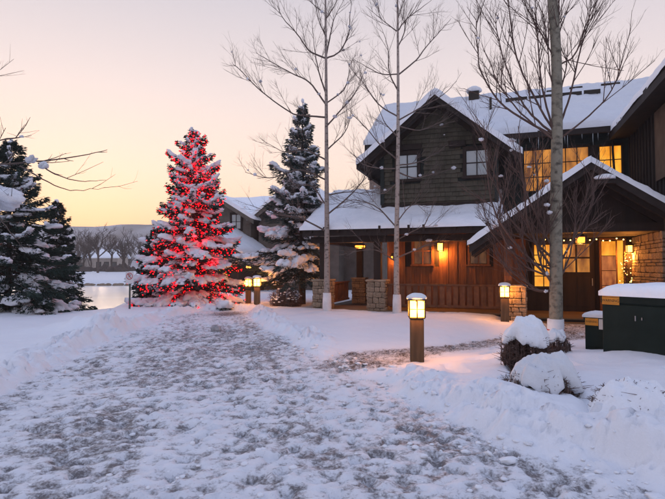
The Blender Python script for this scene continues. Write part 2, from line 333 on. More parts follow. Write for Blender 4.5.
def ground(x, y, full=False):
    x = np.asarray(x, float); y = np.asarray(y, float)
    wob = (fbm(x * 1.3, y * 1.3, 3, 50) - .45) * .5 + (fbm(x * 5, y * 5, 2, 55) - .4) * .16
    sd = sdpoly(x, y, drive) + wob * sstep(30, 12, y); sp = sdpoly(x, y, path) + wob * .6; so = np.minimum(sd, sp)
    out = sstep(0, .5, so)
    near = sstep(40, 24, y)
    bank = sstep(0.5, 2.2, x - .0 * y) * sstep(11.5, 9.5, y)
    rise = sstep(.2, 2.2, sp)
    z = out * (.06 + .06 * rise + .14 * bank * rise)
    big = fbm(x * .55, y * .55, 3, 20) - .45
    z += out * big * (.16 + .25 * bank) * (.25 + .75 * rise)
    berm = np.exp(-((sd - .42) / .36) ** 2) * sstep(-.05, .2, so) * near * (.2 + .8 * sstep(.1, 1.0, sp))
    lump = fbm(x * 3.1, y * 3.1, 3, 31); lump2 = fbm(x * 7, y * 7, 3, 35)
    wx, wy = x + .10 * (fbm(x * 6, y * 6, 2, 3) - .4), y + .10 * (fbm(x * 6 + 9, y * 6, 2, 5) - .4)
    a1, a2, ah = worley(wx * 4.2, wy * 4.2, 21); b1, b2, bh = worley(wx * 8.5, wy * 8.5, 23)
    chunk = ah * sstep(0, .14, a2 - a1) * .14 * sstep(.30, .5, fbm(x * .9, y * .9, 2, 99)) + bh * sstep(0, .16, b2 - b1) * .06
    z += berm * (.01 + .25 * np.maximum(lump - .35, 0) + chunk)
    z += out * near * (.05 * np.maximum(fbm(x * 2.3, y * 2.3, 3, 70) - .45, 0) + .025 * (lump2 - .44))
    # prints and hollows in the bank's snow
    pr = vnoise(x * 3.3, y * 2.4, 77); z -= out * bank * .09 * sstep(.72, .9, pr)
    c = G(604, 462); q = (x - c[0]) * .8 + (y - c[1]) * .6; q2 = -(x - c[0]) * .6 + (y - c[1]) * .8
    z -= .16 * np.exp(-(q / .09) ** 2 - (q2 / .38) ** 2)
    # trodden driveway
    inn = 1 - sstep(-.15, .2, so)
    n1 = fbm(x * 5.5, y * 5.5, 4, 11); n2 = fbm(x * 15, y * 15, 3, 14); n3 = vnoise(x * 3.2, y * 2.6, 18)
    q1, q2, qh = worley(wx * 4.6, wy * 3.4, 41); dent = .036 * sstep(.34, .16, q1) * (qh > .35) - .012 * sstep(.5, .38, q1) * sstep(.26, .36, q1)
    along = .94 * y - .30 * x; across = .94 * x + .30 * y; streak = fbm(across * 2.6, along * .22, 3, 83) - .45
    z += inn * near * (.055 * (n1 - .45) + .045 * (n2 - .42) - .02 * sstep(.6, .85, n3) - dent + .012 * (b1 - .4))
    # left shovelled snow
    c = G(85, 334); z += .28 * np.exp(-((x - c[0]) / 1.1) ** 2 - ((y - c[1]) / .6) ** 2) * (.4 + 1.2 * lump) * out
    # house and far country
    fp = sdpoly(x, y, house_fp); z = z * sstep(-.2, .25, fp)
    z = z + .25 * sstep(2, 9, np.abs(x + 6)) * sstep(20, 40, y) * 0
    lk = lake_mask(x, y); z = z * (1 - lk) + lk * (LAKE - .35)
    z += sstep(60, 95, y) * .9 * sstep(-14, -20, x - 0 * y) 
    if not full: return z
    dn = fbm(x * .8, y * .8, 3, 41); tracks = np.exp(-((x + 2.1 + .05 * y) / .8) ** 2) + .7 * np.exp(-((x + .3 + .12 * y) / .6) ** 2)
    dirt = inn * np.clip(.50 + .34 * (dn - .45) * 2 + .16 * tracks - .16 * sstep(.5, 2.5, x - .1 * y) - .5 * (n1 - .45) - .9 * (fbm(x * 9, y * 9, 3, 61) - .44) - 1.1 * (n2 - .42) + 4 * dent + .55 * streak, .12, .80) * sstep(26, 14, y)
    left = np.exp(-((so) / .12) ** 2) * sstep(-2.2, -3.0, x) * sstep(7, 4, y); dirt = np.maximum(dirt, left * 1.0)
    lp = G(327, 458); dirt = np.maximum(dirt, .9 * np.exp(-((x - lp[0]) ** 2 + (y - lp[1]) ** 2) / .006))
    for (pu, pv) in ((318, 398), (300, 388), (285, 390)):
        lp = G(pu, pv); dirt = np.maximum(dirt, .85 * np.exp(-((x - lp[0]) / .22) ** 2 - ((y - lp[1]) / .14) ** 2))
    cl = G(228, 314); dirt = np.maximum(dirt, np.exp(-((x - cl[0]) / .9) ** 2 - ((y - cl[1]) / 1.4) ** 2) * .95)
    pin = 1 - sstep(-.22, .05, sp); dirt = np.maximum(dirt, pin * (.75 + .5 * (n1 - .4)))
    return z, dirt, sd, sp
def gz(x, y): return float(ground(np.array([x]), np.array([y]))[0])

xs = list(np.arange(-13, 8.0, .035)); s = .05
while xs[-1] < 900: xs.append(xs[-1] + s); s *= 1.22
s = .05
while xs[0] > -900: xs.insert(0, xs[0] - s); s *= 1.12 if xs[0] > -60 else 1.3
ys = [2.2]
while ys[-1] < 26: ys.append(ys[-1] + max(.022, .0068 * ys[-1]))
while ys[-1] < 110: ys.append(ys[-1] * 1.012)
while ys[-1] < 1200: ys.append(ys[-1] * 1.12)
s = .04
while ys[0] > -300: ys.insert(0, ys[0] - s); s *= 1.3
xs = np.array(xs); ys = np.array(ys); GX, GY = np.meshgrid(xs, ys); nx_, ny_ = len(xs), len(ys)
GZ, GD, GS, GP = ground(GX, GY, True)
verts = np.stack([GX.ravel(), GY.ravel(), GZ.ravel()], 1)
ii, jj = np.meshgrid(np.arange(nx_ - 1), np.arange(ny_ - 1)); a = (jj * nx_ + ii).ravel()
faces = np.stack([a, a + 1, a + nx_ + 1, a + nx_], 1)
fd = GS.ravel()[faces].mean(1); fp = GP.ravel()[faces].mean(1)
for nm, sel, mt in (('walkway', (fp < 0) & (fd >= 0), 'path_ground'), ('driveway', fd < 0, 'ground_snow'), ('snow_ground', (fp >= 0) & (fd >= 0), 'ground_snow')):
    fs = faces[sel]; us, inv = np.unique(fs, return_inverse=True)
    me = fastmesh(nm, verts[us], inv.reshape(fs.shape), mt)
    at = me.attributes.new('dirt', 'FLOAT', 'POINT'); at.data.foreach_set('value', GD.ravel()[us].astype(np.float32))
    tag(link(nm, me), kind='structure')
tag(MB().add([(-400, 17, LAKE), (-2, 17, LAKE), (-2, 72, LAKE), (-400, 72, LAKE)], [(0, 1, 2, 3)]).obj('lake', 'lake_ice_sheen'), kind='structure')

# hills beyond the lake
def hill(name, dist, amp, base, seed, depth):
    hx = np.linspace(-900, 900, 160); hy = np.linspace(0, depth, 14); X, Y = np.meshgrid(hx, hy)
    pro = sstep(0, depth * .75, Y) * (1 - .3 * sstep(depth * .75, depth, Y))
    Z = pro * (base + amp * (fbm(X * .006 + 5, Y * .002, 4, seed) - .45)) + 3 * (fbm(X * .03, Y * .03, 3, seed + 9) - .45) * pro - .5
    v = np.stack([X.ravel(), Y.ravel() + dist, Z.ravel()], 1); i2, j2 = np.meshgrid(np.arange(159), np.arange(13)); a = (j2 * 160 + i2).ravel()
    tag(link(name, fastmesh(name, v, np.stack([a, a + 1, a + 161, a + 160], 1), 'hillside')), kind='structure')
hill('hill', 300, 26, 44, 3, 200)

# ------------------------------------------------------------------ the lodge
H = thing('lodge_house', 'big dark timber lodge with olive shingled gable, snowy roofs and lit entrance porch', 'house', (HO[0], HO[1], 0), -TH)
def snow_slab(name, parent, a, b, c, d, th, seed, over=.10, n1=40, n2=14, hole=None, lumpy=1.0):
    # a,b along the eave, d,c along the top (d above a)
    a, b, c, d = [np.array(p, float) for p in (a, b, c, d)]
    S, T = np.meshgrid(np.linspace(0, 1, n1), np.linspace(0, 1, n2)); S = S.ravel()[:, None]; T = T.ravel()[:, None]
    P = (a * (1 - S) + b * S) * (1 - T) + (d * (1 - S) + c * S) * T
    la, lt = np.linalg.norm(b - a), np.linalg.norm(d - a)
    es = np.minimum(S, 1 - S) * la; et = np.minimum(T, 1 - T) * lt; e = np.minimum(es, et)[:, 0]
    nz = fbm(P[:, 0] * 1.1 + seed, (P[:, 1] + P[:, 2]) * 1.1, 3, seed) - .45; nf = fbm(P[:, 0] * 4 + seed, (P[:, 1] + P[:, 2]) * 4, 3, seed + 5) - .45
    h = th * (.72 + .28 * np.sqrt(np.clip(e / (th * .9), 0, 1))) * (1 + .7 * nz * lumpy) + .13 * nf * lumpy
    if hole is not None: h = h - hole(S[:, 0], T[:, 0]) * (th * 1.6)
    up = np.array([0, 0, 1.]); top = P + up * h[:, None]
    # eave and rake edges bulge out a little, unevenly
    out_e = (a - d) / lt; out_s = (b - a) / la
    wv = (over * (.4 + 1.2 * fbm(S[:, 0] * la * 1.7, S[:, 0] * 0 + seed, 3, seed + 2)))[:, None]
    top = top + out_e * wv * (T == 0) - out_s * (over * .5) * (S == 0) + out_s * (over * .5) * (S == 1)
    idx = np.arange(n1 * n2).reshape(n2, n1)
    f = [(idx[j, i], idx[j, i + 1], idx[j + 1, i + 1], idx[j + 1, i]) for j in range(n2 - 1) for i in range(n1 - 1)]
    border = list(idx[0, :]) + list(idx[1:, -1]) + list(idx[-1, ::-1][1:]) + list(idx[::-1, 0][1:-1])
    low_ = P[border] + (top[border] - P[border]) * np.array([1.05, 1.05, 0]) - up * .05
    V = list(top) + list(low_); n0 = n1 * n2; k = len(border)
    f += [(border[(i + 1) % k], border[i], n0 + i, n0 + (i + 1) % k) for i in range(k)]
    return MB().add(V, f).obj(name, 'snow', parent, True)

def window(parent, x0, x1, z0, z1, y, nxp, nzp, glass, frame='dark_wood', fr=.08, mul=.035, nm='window', sill=True):
    g = MB()
    g.box(x0 - fr, x1 + fr, y - .07, y + .03, z1, z1 + fr * 1.3); g.box(x0 - fr, x1 + fr, y - .07, y + .03, z0 - fr, z0)
    g.box(x0 - fr, x0, y - .068, y + .028, z0, z1); g.box(x1, x1 + fr, y - .068, y + .028, z0, z1)
    wi = g.obj(nm, frame, parent)
    if sill: MB().box(x0 - fr * 1.5, x1 + fr * 1.5, y - .12, y - .072, z0 - fr * .9, z0 - fr * .25).obj('sill', frame, wi)
    pw, ph = (x1 - x0) / nxp, (z1 - z0) / nzp
    for i in range(nxp):
        for j in range(nzp):
            MB().box(x0 + i * pw + mul / 2, x0 + (i + 1) * pw - mul / 2, y - .02, y - .005, z0 + j * ph + mul / 2, z0 + (j + 1) * ph - mul / 2).obj('pane', glass, wi)
    g = MB()
    for i in range(1, nxp): g.box(x0 + i * pw - mul / 2, x0 + i * pw + mul / 2, y - .05, y, z0, z1)
    for j in range(1, nzp): g.box(x0, x1, y - .047, y - .003, z0 + j * ph - mul / 2, z0 + j * ph + mul / 2)
    if nxp > 1 or nzp > 1: g.obj('glazing_bar', frame, wi)
    return wi

# --- upper gable block
GA, GE, GH = 7.72, 5.42, 2.78      # apex and eave height, half width of the roof
def gable_z(x): return GA - (GA - GE) * abs(x) / GH
wl = MB().prism([(-2.02, 2.9), (2.02, 2.9), (2.02, gable_z(2.02) - .1), (0, GA - .12), (-2.02, gable_z(2.02) - .1)], .06, 5.2).obj('wall', 'green_siding', H)
sh = MB(); rr = random.Random(3); z = 3.36; row = 0
wins_up = ((1.01, 1.75, 4.87, 5.77), (-1.45, -.72, 4.87, 5.77))
while z < 7.5:
    x = -2.04 - rr.random() * .2
    while x < 2.04:
        ww = rr.uniform(.13, .27); xa, xb = max(x, -2.04), min(x + ww - .008, 2.04)
        inwin = any(xa < b + .08 and xb > a - .08 and z + .15 > c - .08 and z < d + .1 for a, b, c, d in wins_up)
        if xb - xa > .03 and max(abs(xa), abs(xb)) < (GA - .25 - z - .16) * GH / (GA - GE) + .3 and not inwin:
            o = rr.uniform(0, .012); zo = rr.uniform(-.012, .006)
            sh.add([(xa, -.012 - o, z + zo), (xb, -.012 - o, z + zo), (xb, .05, z + .19), (xa, .05, z + .19), (xa, .06, z + zo), (xb, .06, z + zo)], [(0, 1, 2, 3), (0, 4, 5, 1), (0, 3, 4), (1, 5, 2)])
        x += ww
    z += .165; row += 1
tag(sh.obj('shingle_siding', 'shingle', wl), kind='stuff')
MB().box(-2.06, 2.06, -.07, .055, 3.72, 3.95, .01).obj('trim_board', 'dark_wood', H)
for sx in (-1, 1): MB().box(sx * 2.03 - .07, sx * 2.03 + .07, -.045, .2, 3.95, 5.75).obj('corner_board', 'green_siding', H)
for wv in wins_up: window(H, *wv[:2], *wv[2:], 0, 2, 2, 'cool_glass', fr=.11)
for xa, xb in ((.42, 1.0), (-1.75, -.55)): MB().box(xa, xb, -.16, -.02, 5.93, 6.14, .02).obj('dark_bar', 'dark_wood', H)  # dark bars just above window height on the gable front
for sx in (-1, 1):
    s_ = 1 if sx > 0 else -1
    rf = MB().slab(*([(0, -.62, GA), (sx * GH, -.62, GE), (sx * GH, 4.6, GE), (0, 4.6, GA)][::s_]), .12).obj('roof', 'roofing', H)
    MB().slab(*([(sx * .0, -.70, GA + .02), (sx * GH, -.70, GE + .02), (sx * GH, -.625, GE + .02), (0, -.625, GA + .02)][::s_]), .26).obj('rake_board', 'fascia_wood', rf)
    MB().slab(*([(sx * .0, -.10, GA - .13), (sx * (GH - .2), -.10, GE + .05), (sx * (GH - .2), -.02, GE + .05), (0, -.02, GA - .13)][::s_]), .2).obj('frieze_board', 'dark_wood', rf)
    MB().box(min(sx * (GH - .05), sx * (GH + .07)), max(sx * (GH - .05), sx * (GH + .07)), -.69, 4.6, GE - .2, GE + .04).obj('gutter', 'fascia_wood', rf)
    if sx < 0: snow_slab('snow_cover', rf, (-GH, 4.6, GE), (-GH, -.72, GE), (0, -.72, GA), (0, 4.6, GA), .27, 11, n1=40, n2=26)
    else: snow_slab('snow_cover', rf, (GH, -.72, GE), (GH, 4.6, GE), (0, 4.6, GA), (0, -.72, GA), .27, 12, n1=40, n2=26)
# knee braces under the eave and the snow ledges they catch
for xx in (-2.45, -1.3, 1.3, 2.45):
    zt = gable_z(xx) - .3
    MB().hexa([(xx - .05, -.06, zt - .5), (xx + .05, -.06, zt - .5), (xx + .05, -.06, zt - .38), (xx - .05, -.06, zt - .38)], [(xx - .05, -.6, zt - .08), (xx + .05, -.6, zt - .08), (xx + .05, -.6, zt + .04), (xx - .05, -.6, zt + .04)], 0).obj('brace', 'dark_wood', H)

# --- main block and its roof
mw = MB().box(-2.0, 6.6, 5.2, 9.0, 0, 6.6).box(2.02, 6.6, 1.62, 5.2, 2.6, 6.75).obj('wall', 'green_siding', H)
for k in range(12):      # clapboards below the eave
    z0 = 5.98 + .0 + k * .15
    if z0 + .15 > 6.7: break
    MB().add([(2.03, 1.575, z0), (6.55, 1.575, z0), (6.55, 1.61, z0 + .16), (2.03, 1.61, z0 + .16), (2.03, 1.62, z0), (6.55, 1.62, z0)], [(0, 1, 2, 3), (0, 4, 5, 1), (0, 3, 4), (1, 5, 2)]).obj('clapboard', 'green_siding', mw)
for xa, xb in ((3.02, 3.98), (4.06, 5.20), (5.55, 6.25)):
    window(H, xa, xb, 4.45, 5.98 if xa < 5.4 else 5.95, 1.6, 3 if xa < 5 else 2, 3, 'lit_amber' if xa < 5.4 else 'lit_yellow', fr=.06, mul=.03)
MB().box(5.24, 5.46, 1.5, 1.62, 4.3, 6.0).obj('trim_board', 'dark_wood', H)
ME, MR, ZE, ZR = 1.05, 5.1, 6.55, 9.25
rf = MB().slab((-2.9, ME, ZE), (8.6, ME, ZE), (8.6, MR, ZR), (-2.9, MR, ZR), .14).slab((8.6, 9.15, ZE), (-2.9, 9.15, ZE), (-2.9, MR, ZR), (8.6, MR, ZR), .14).obj('roof', 'roofing', H)
MB().box(2.4, 6.0, ME - .10, ME + .02, ZE - .24, ZE - .01).obj('gutter', 'fascia_wood', rf)
MB().slab((-2.98, ME, ZE), (-2.9, ME, ZE), (-2.9, MR, ZR), (-2.98, MR, ZR), .3).obj('rake_board', 'fascia_wood', rf)
snow_slab('snow_cover', rf, (-2.95, ME - .05, ZE), (8.4, ME - .05, ZE), (8.4, MR, ZR), (-2.95, MR, ZR), .26, 21, n1=160, n2=50)
# icicles along the eave
rr = random.Random(5)
for k in range(22):
    xx = 2.55 + k * .16 + rr.uniform(-.05, .05); ln = rr.uniform(.1, .55)
    if rr.random() < .35: continue
    MB().tube([(xx, ME - .06, ZE - .2), (xx, ME - .06, ZE - .2 - ln * .5), (xx + .005, ME - .06, ZE - .2 - ln)], [.016, .011, .002], 5).obj('icicle', 'cool_glass', rf, True)
# roof vent and flue standing on the main roof, chimney on the back slope
def roofz(y): return ZE + (y - ME) * (ZR - ZE) / (MR - ME)
for xa, xb, yy, th_ in ((2.45, 3.3, 3.72, .15), (3.36, 4.5, 3.76, .13), (4.56, 5.35, 3.72, .15), (5.42, 6.02, 3.7, .17), (4.1, 4.7, 4.4, .08), (5.0, 5.5, 4.5, .09), (6.2, 6.9, 4.55, .08), (.55, .95, 3.0, .10)):   # rails that hold the snow
    zr = roofz(yy) + .24; MB().box(xa, xb, yy - .02, yy + .02, zr, zr + th_, .006).box(xa + .1, xa + .13, yy, yy + .03, zr - .4, zr).box(xb - .13, xb - .1, yy, yy + .03, zr - .4, zr).obj('snow_guard', 'metal_dark', rf)
vt = MB().box(.92, 1.36, 4.4, 4.84, roofz(4.4) - .1, 9.44, .02).obj('roof_vent', 'metal_dark', rf)
MB().blob((1.14, 4.62, 9.50), (.33, .33, .20), 3, .12, 1.5, 4, .35).obj('snow_cap', 'snow', vt, True)
MB().tube([(1.85, 3.0, roofz(3) - .1), (1.85, 3.0, roofz(3) + .75)], .05, 8).obj('flue_pipe', 'metal_dark', rf, True)
ch = MB().box(-4.05, -3.45, 6.2, 6.8, 3.0, 6.05, .02).obj('chimney', 'plaster', H)
MB().box(-4.12, -3.38, 6.13, 6.87, 6.05, 6.2, .02).obj('chimney_cap', 'plaster', ch)

# --- porch roof: ridge along the front, open bay at its end
PE, PZ, PR, PRZ = -1.42, 3.0, 2.5, 4.85
rf = MB().slab((-4.6, PE, PZ), (2.2, PE, PZ), (2.2, PR, PRZ), (-4.6, PR, PRZ), .12).slab((2.2, 6.4, PZ), (-4.6, 6.4, PZ), (-4.6, PR, PRZ), (2.2, PR, PRZ), .12).obj('porch_roof', 'roofing', H)
MB().box(-4.66, 2.2, PE - .06, PE + .02, PZ - .26, PZ - .02).obj('fascia_board', 'fascia_wood', rf)
MB().slab((-4.68, PE, PZ), (-4.6, PE, PZ), (-4.6, PR, PRZ), (-4.68, PR, PRZ), .28).obj('rake_board', 'fascia_wood', rf)
snow_slab('snow_cover', rf, (-4.65, PE - .04, PZ), (2.15, PE - .04, PZ), (2.15, PR, PRZ), (-4.65, PR, PRZ), .20, 31, n1=110, n2=30, over=.16)
for k in range(13):      # rafter tails showing through the eave snow
    xx = -4.3 + k * .5
    MB().hexa([(xx - .04, PE - .16, PZ - .16), (xx + .04, PE - .16, PZ - .16), (xx + .04, PE - .16, PZ + .05), (xx - .04, PE - .16, PZ + .05)], [(xx - .04, PE + .1, PZ - .14), (xx + .04, PE + .1, PZ - .14), (xx + .04, PE + .1, PZ + .1), (xx - .04, PE + .1, PZ + .1)], 0).obj('rafter_tail', 'dark_wood', rf)
MB().box(-4.5, 2.2, -1.02, -.78, 2.52, 2.74).obj('beam', 'dark_wood', H)
MB().box(-4.5, -4.26, -.7, 6.2, 2.55, 2.75).obj('beam', 'dark_wood', H)

# --- stone pillars
rr = random.Random(12)
stone_meshes = []
for k in range(8):
    g = MB().box(-.5, .5, -.5, .5, -.5, .5, .1); g.v = [(x + rr.uniform(-.05, .05), y + rr.uniform(-.06, .06), z + rr.uniform(-.05, .05)) for x, y, z in g.v]
    stone_meshes.append(g.mesh('stone', 'stone'))
def stone_face(parent, p0, ux, length, z0, z1, nrm, dep=.10, rows=None):
    z = z0; 
    while z < z1 - .03:
        hh = min(rr.choice((.09, .13, .17, .20)), z1 - z)
        if z1 - z - hh < .06: hh = z1 - z
        x = 0
        while x < length - .02:
            ww = min(rr.uniform(.16, .36), length - x)
            if length - x - ww < .10: ww = length - x
            o = link('stone', rr.choice(stone_meshes), parent)
            cx = p0[0] + ux[0] * (x + ww / 2); cy = p0[1] + ux[1] * (x + ww / 2); off = rr.uniform(-.012, .018)
            o.location = (cx + nrm[0] * off, cy + nrm[1] * off, z + hh / 2)
            o.scale = (ww - .016, dep, hh - .016); o.rotation_euler[2] = math.atan2(ux[1], ux[0])
            x += ww
        z += hh
def pillar(x0, x1, y0, y1, z1, z0=-.1):
    p = MB().box(x0 + .05, x1 - .05, y0 + .05, y1 - .05, z0, z1 - .02).obj('pillar', 'mortar', H)
    stone_face(p, (x0, y0 + .03), (1, 0), x1 - x0, z0, z1, (0, -1)); stone_face(p, (x0 + .03, y1), (0, -1), y1 - y0, z0, z1, (-1, 0)); stone_face(p, (x1 - .03, y0), (0, 1), y1 - y0, z0, z1, (1, 0))
    MB().box(x0 - .05, x1 + .05, y0 - .05, y1 + .05, z1 + .002, z1 + .07, .015).obj('cap_stone', 'stone', p)
    return p
pillar(-4.42, -3.78, -1.05, -.45, 1.12); pillar(-2.37, -1.72, -1.05, -.45, 1.12); pillar(-3.95, -3.4, 2.6, 3.1, 1.12)
pillar(2.17, 2.80, -2.72, -2.12, 1.03)
for x0, y0 in ((-4.22, -.88), (-2.17, -.88), (-3.8, 2.75)): MB().box(x0, x0 + .26, y0, y0 + .26, 1.19, 2.54, .015).obj('post', 'dark_wood', H)
MB().box(2.2, 2.42, -2.56, -2.34, 1.1, 2.62, .015).obj('post', 'red_wood', H)

# --- ground floor walls: single boards
def boards(parent, x0, x1, z0, z1, y, wd=.30, m='red_wood', gaps=()):
    x = x0
    while x < x1 - .02:
        xb = min(x + wd, x1)
        segs = [(z0, z1)]
        for a, b, c, d in gaps:
            if x < b and xb > a: segs = [(z0, c), (d, z1)]
        for za, zb in segs:
            if zb - za > .03:
                MB().box(x + .006, xb - .006, y - .03 - rr.uniform(0, .008), y, za, zb, .008).obj('board', m, parent)
                MB().box(xb - .03, xb + .03, y - .055, y - .040, za, zb).obj('batten', m, parent)
        x = xb
lw = MB().box(-1.96, 3.0, .62, 5.2, .05, 3.2).box(3.0, 6.6, .66, 5.2, .05, 3.2).obj('wall', 'dark_wood', H)
w1 = (1.09, 1.67, 1.75, 2.72); w0 = (-.95, -.30, 1.75, 2.72)
boards(lw, -1.96, 2.95, .12, 3.1, .615, .32, gaps=[(w1[0] - .1, w1[1] + .1, w1[2] - .1, w1[3] + .14), (w0[0] - .1, w0[1] + .1, w0[2] - .1, w0[3] + .14)])
window(H, *w1, .60, 2, 2, 'lit_dim', frame='red_wood', fr=.09); window(H, *w0, .60, 2, 2, 'lit_dim', frame='red_wood', fr=.09)
for k in range(16): MB().box(-1.995, -1.965, .65 + k * .28, .65 + k * .28 + .268, .12, 3.3).obj('board', 'red_wood', lw)
# porch floor, plank by plank, and its edge
pf = MB().box(-4.55, 2.1, -1.05, 6.3, -.2, .08).obj('porch_floor', 'dark_wood', H)
for k in range(14): MB().box(-4.58, 2.1, -1.10 + k * .145, -1.10 + k * .145 + .135, .084, .12).obj('plank', 'floor_wood', pf)
pf2 = MB().box(2.12, 6.45, -2.1, .6, -.2, .08).obj('entry_floor', 'dark_wood', H)
for k in range(18): MB().box(2.12, 6.45, -2.14 + k * .15, -2.14 + k * .15 + .14, .084, .12).obj('plank', 'floor_wood', pf2)
MB().box(3.0, 6.3, -2.5, -2.11, -.2, .02).obj('step', 'floor_wood', H)
# railings
def railing(x0, x1, y, n):
    r_ = MB().box(x0, x1, y - .05, y + .05, .98, 1.05, .01).box(x0, x1, y - .03, y + .03, .25, .33).obj('railing', 'rail_wood', H)
    st = (x1 - x0) / n
    for k in range(n): MB().box(x0 + k * st + .035, x0 + (k + 1) * st - .035, y - .012, y + .012, .33, .98).obj('slat', 'rail_wood', r_)
    return r_
railing(-1.72, 2.14, -.78, 17)
railing(-3.4, -1.97, 2.85, 6)
r_ = MB().box(-4.15, -4.05, -.45, 2.6, .98, 1.05).box(-4.13, -4.07, -.45, 2.6, .25, .33).obj('railing', 'rail_wood', H)
for k in range(14): MB().box(-4.112, -4.088, -.42 + k * .215, -.42 + k * .215 + .14, .33, .98).obj('slat', 'rail_wood', r_)

# --- entrance porch gable
AX, AZ, LX, LZ, RX = 4.42, 4.47, 1.30, 2.30, 6.44
sl_ = (AZ - LZ) / (AX - LX); RZ = AZ - sl_ * (RX - AX)
FY, BY = -3.45, 1.6
rfl = MB().slab((LX, BY, LZ), (LX, FY, LZ), (AX, FY, AZ), (AX, BY, AZ), .12).obj('porch_roof', 'roofing', H)
rfr = MB().slab((RX, FY, RZ), (RX, BY, RZ), (AX, BY, AZ), (AX, FY, AZ), .12).obj('porch_roof', 'roofing', H)
MB().slab((LX - .05, FY, LZ), (LX - .05, FY - .09, LZ), (AX, FY - .09, AZ + .02), (AX, FY, AZ + .02), .27).obj('rake_board', 'fascia_wood', rfl)
MB().slab((RX, FY - .09, RZ), (RX, FY, RZ), (AX, FY, AZ + .02), (AX, FY - .09, AZ + .02), .27).obj('rake_board', 'fascia_wood', rfr)
snow_slab('snow_cover', rfl, (LX - .03, BY, LZ), (LX - .03, FY - .12, LZ), (AX, FY - .12, AZ), (AX, BY, AZ), .17, 41, n1=40, n2=40, over=.08)
snow_slab('snow_cover', rfr, (RX, FY - .12, RZ), (RX, BY, RZ), (AX, BY, AZ), (AX, FY - .12, AZ), .17, 42, n1=40, n2=40, over=0)
for yy in (-3.2, -2.4, -.9):
    q = MB()
    if yy != -3.2: q.box(2.2, 6.44, yy - .11, yy + .11, 2.62, 2.86)
    q.box(AX - .1, AX + .1, yy - .09, yy + .09, 2.86 if yy != -3.2 else 3.5, AZ - .2)
    for sx, ex in ((-1, LX), (1, RX)):
        zz = LZ if sx < 0 else RZ
        q.hexa([(ex, yy - .08, zz - .36), (ex, yy + .08, zz - .36), (ex, yy + .08, zz - .15), (ex, yy - .08, zz - .15)], [(AX, yy - .08, AZ - .36), (AX, yy + .08, AZ - .36), (AX, yy + .08, AZ - .15), (AX, yy - .08, AZ - .15)], 0)
    q.obj('truss', 'dark_wood', H)
MB().prism([(2.3, 2.87), (6.43, 2.87), (6.43, RZ - .15), (AX, AZ - .16), (2.3, 2.9)], -2.36, -2.3).obj('gable_panel', 'dark_wood', H)
MB().box(2.25, 6.44, -2.25, .6, 2.63, 2.68).obj('porch_ceiling', 'dark_wood', H)
MB().blob((AX + .32, FY - .14, 3.98), (.26, .14, .10), 3, .15, 1.5, 3, .3).obj('snow_ledge', 'snow', H, True)
MB().box(AX + .08, AX + .56, FY - .22, FY - .0, 3.82, 3.9).obj('bracket', 'dark_wood', H)
# doors and windows of the entrance
window(H, 3.25, 3.86, .95, 2.42, .60, 2, 4, 'lit_yellow', fr=.07, mul=.03)
dw = MB().box(4.02, 5.16, .55, .65, .12, 2.56, .01).obj('door', 'dark_wood', H)
for (xa, xb) in ((4.18, 4.56), (4.62, 5.0)):
    for (za, zb) in ((1.46, 1.92), (1.98, 2.42)): MB().box(xa, xb, .535, .548, za, zb).obj('pane', 'lit_amber', dw)
for (xa, xb) in ((4.18, 4.56), (4.62, 5.0)): MB().box(xa, xb, .53, .548, .3, 1.3, .01).obj('panel', 'dark_wood', dw)
MB().tube([(5.07, .50, 1.0), (5.07, .50, 1.25)], .015, 8).obj('handle', 'metal_grey', dw)
dw = MB().box(5.30, 5.36, .52, .65, .12, 2.6).box(6.04, 6.10, .52, .65, .12, 2.6).box(5.36, 6.04, .52, .65, 2.54, 2.6).box(5.36, 6.04, .54, .64, .12, .5).obj('door', 'red_wood', H)
for k, mt in enumerate(('lit_red', 'lit_red', 'lit_red', 'lit_yellow')):
    MB().box(5.38, 5.80, .58, .60, .52 + k * .5, .52 + k * .5 + .48).obj('pane', mt, dw)
MB().box(5.84, 6.02, .58, .60, .52, 2.52).obj('pane', 'lit_yellow', dw)
MB().box(5.80, 5.84, .54, .62, .5, 2.54).obj('glazing_bar', 'red_wood', dw)
# stone clad ground floor of the projecting wing
sw = MB().box(6.36, 7.0, -4.4, .62, -.2, 3.0).obj('stone_wall', 'mortar', H)
stone_face(sw, (6.33, .55), (0, -1), 3.2, .1, 2.62, (-1, 0), .12)
# --- projecting wing above
ww_ = MB().box(6.5, 11.5, -4.6, 1.6, 2.9, 6.5).obj('wall', 'batten_wall', H)
for k in range(16): MB().box(6.45, 6.497, 1.45 - k * .34, 1.51 - k * .34, 2.9, 6.4).obj('batten', 'batten_wall', ww_)
MB().box(6.40, 6.44, -4.6, -1.72, 4.1, 6.1).obj('wall_panel', 'brown_panel', ww_)
WE, WZ, WR, WRZ = 5.92, 6.38, 9.4, 8.9
rf = MB().slab((WE, 2.2, WZ), (WE, -5.2, WZ), (WR, -5.2, WRZ), (WR, 2.2, WRZ), .14).slab((12.9, -5.2, WZ), (12.9, 2.2, WZ), (WR, 2.2, WRZ), (WR, -5.2, WRZ), .14).obj('roof', 'roofing', H)
MB().box(WE - .1, WE + .02, -5.2, 1.3, WZ - .28, WZ + .02).obj('fascia_board', 'fascia_wood', rf)
MB().box(WE + .02, 6.5, -5.2, 1.6, WZ - .2, WZ - .15).obj('soffit', 'dark_wood', rf)
snow_slab('snow_cover', rf, (WE - .02, 2.2, WZ), (WE - .02, -5.2, WZ), (WR, -5.2, WRZ), (WR, 2.2, WRZ), .30, 51, n1=90, n2=24, over=.12)
MB().tube([(WE + .02, 1.32, WZ - .1), (WE + .02, 1.4, WZ - .6), (WE + .1, 1.5, 4.6), (WE + .1, 1.5, 3.8)], .04, 8).obj('downspout', 'metal_dark', rf, True)

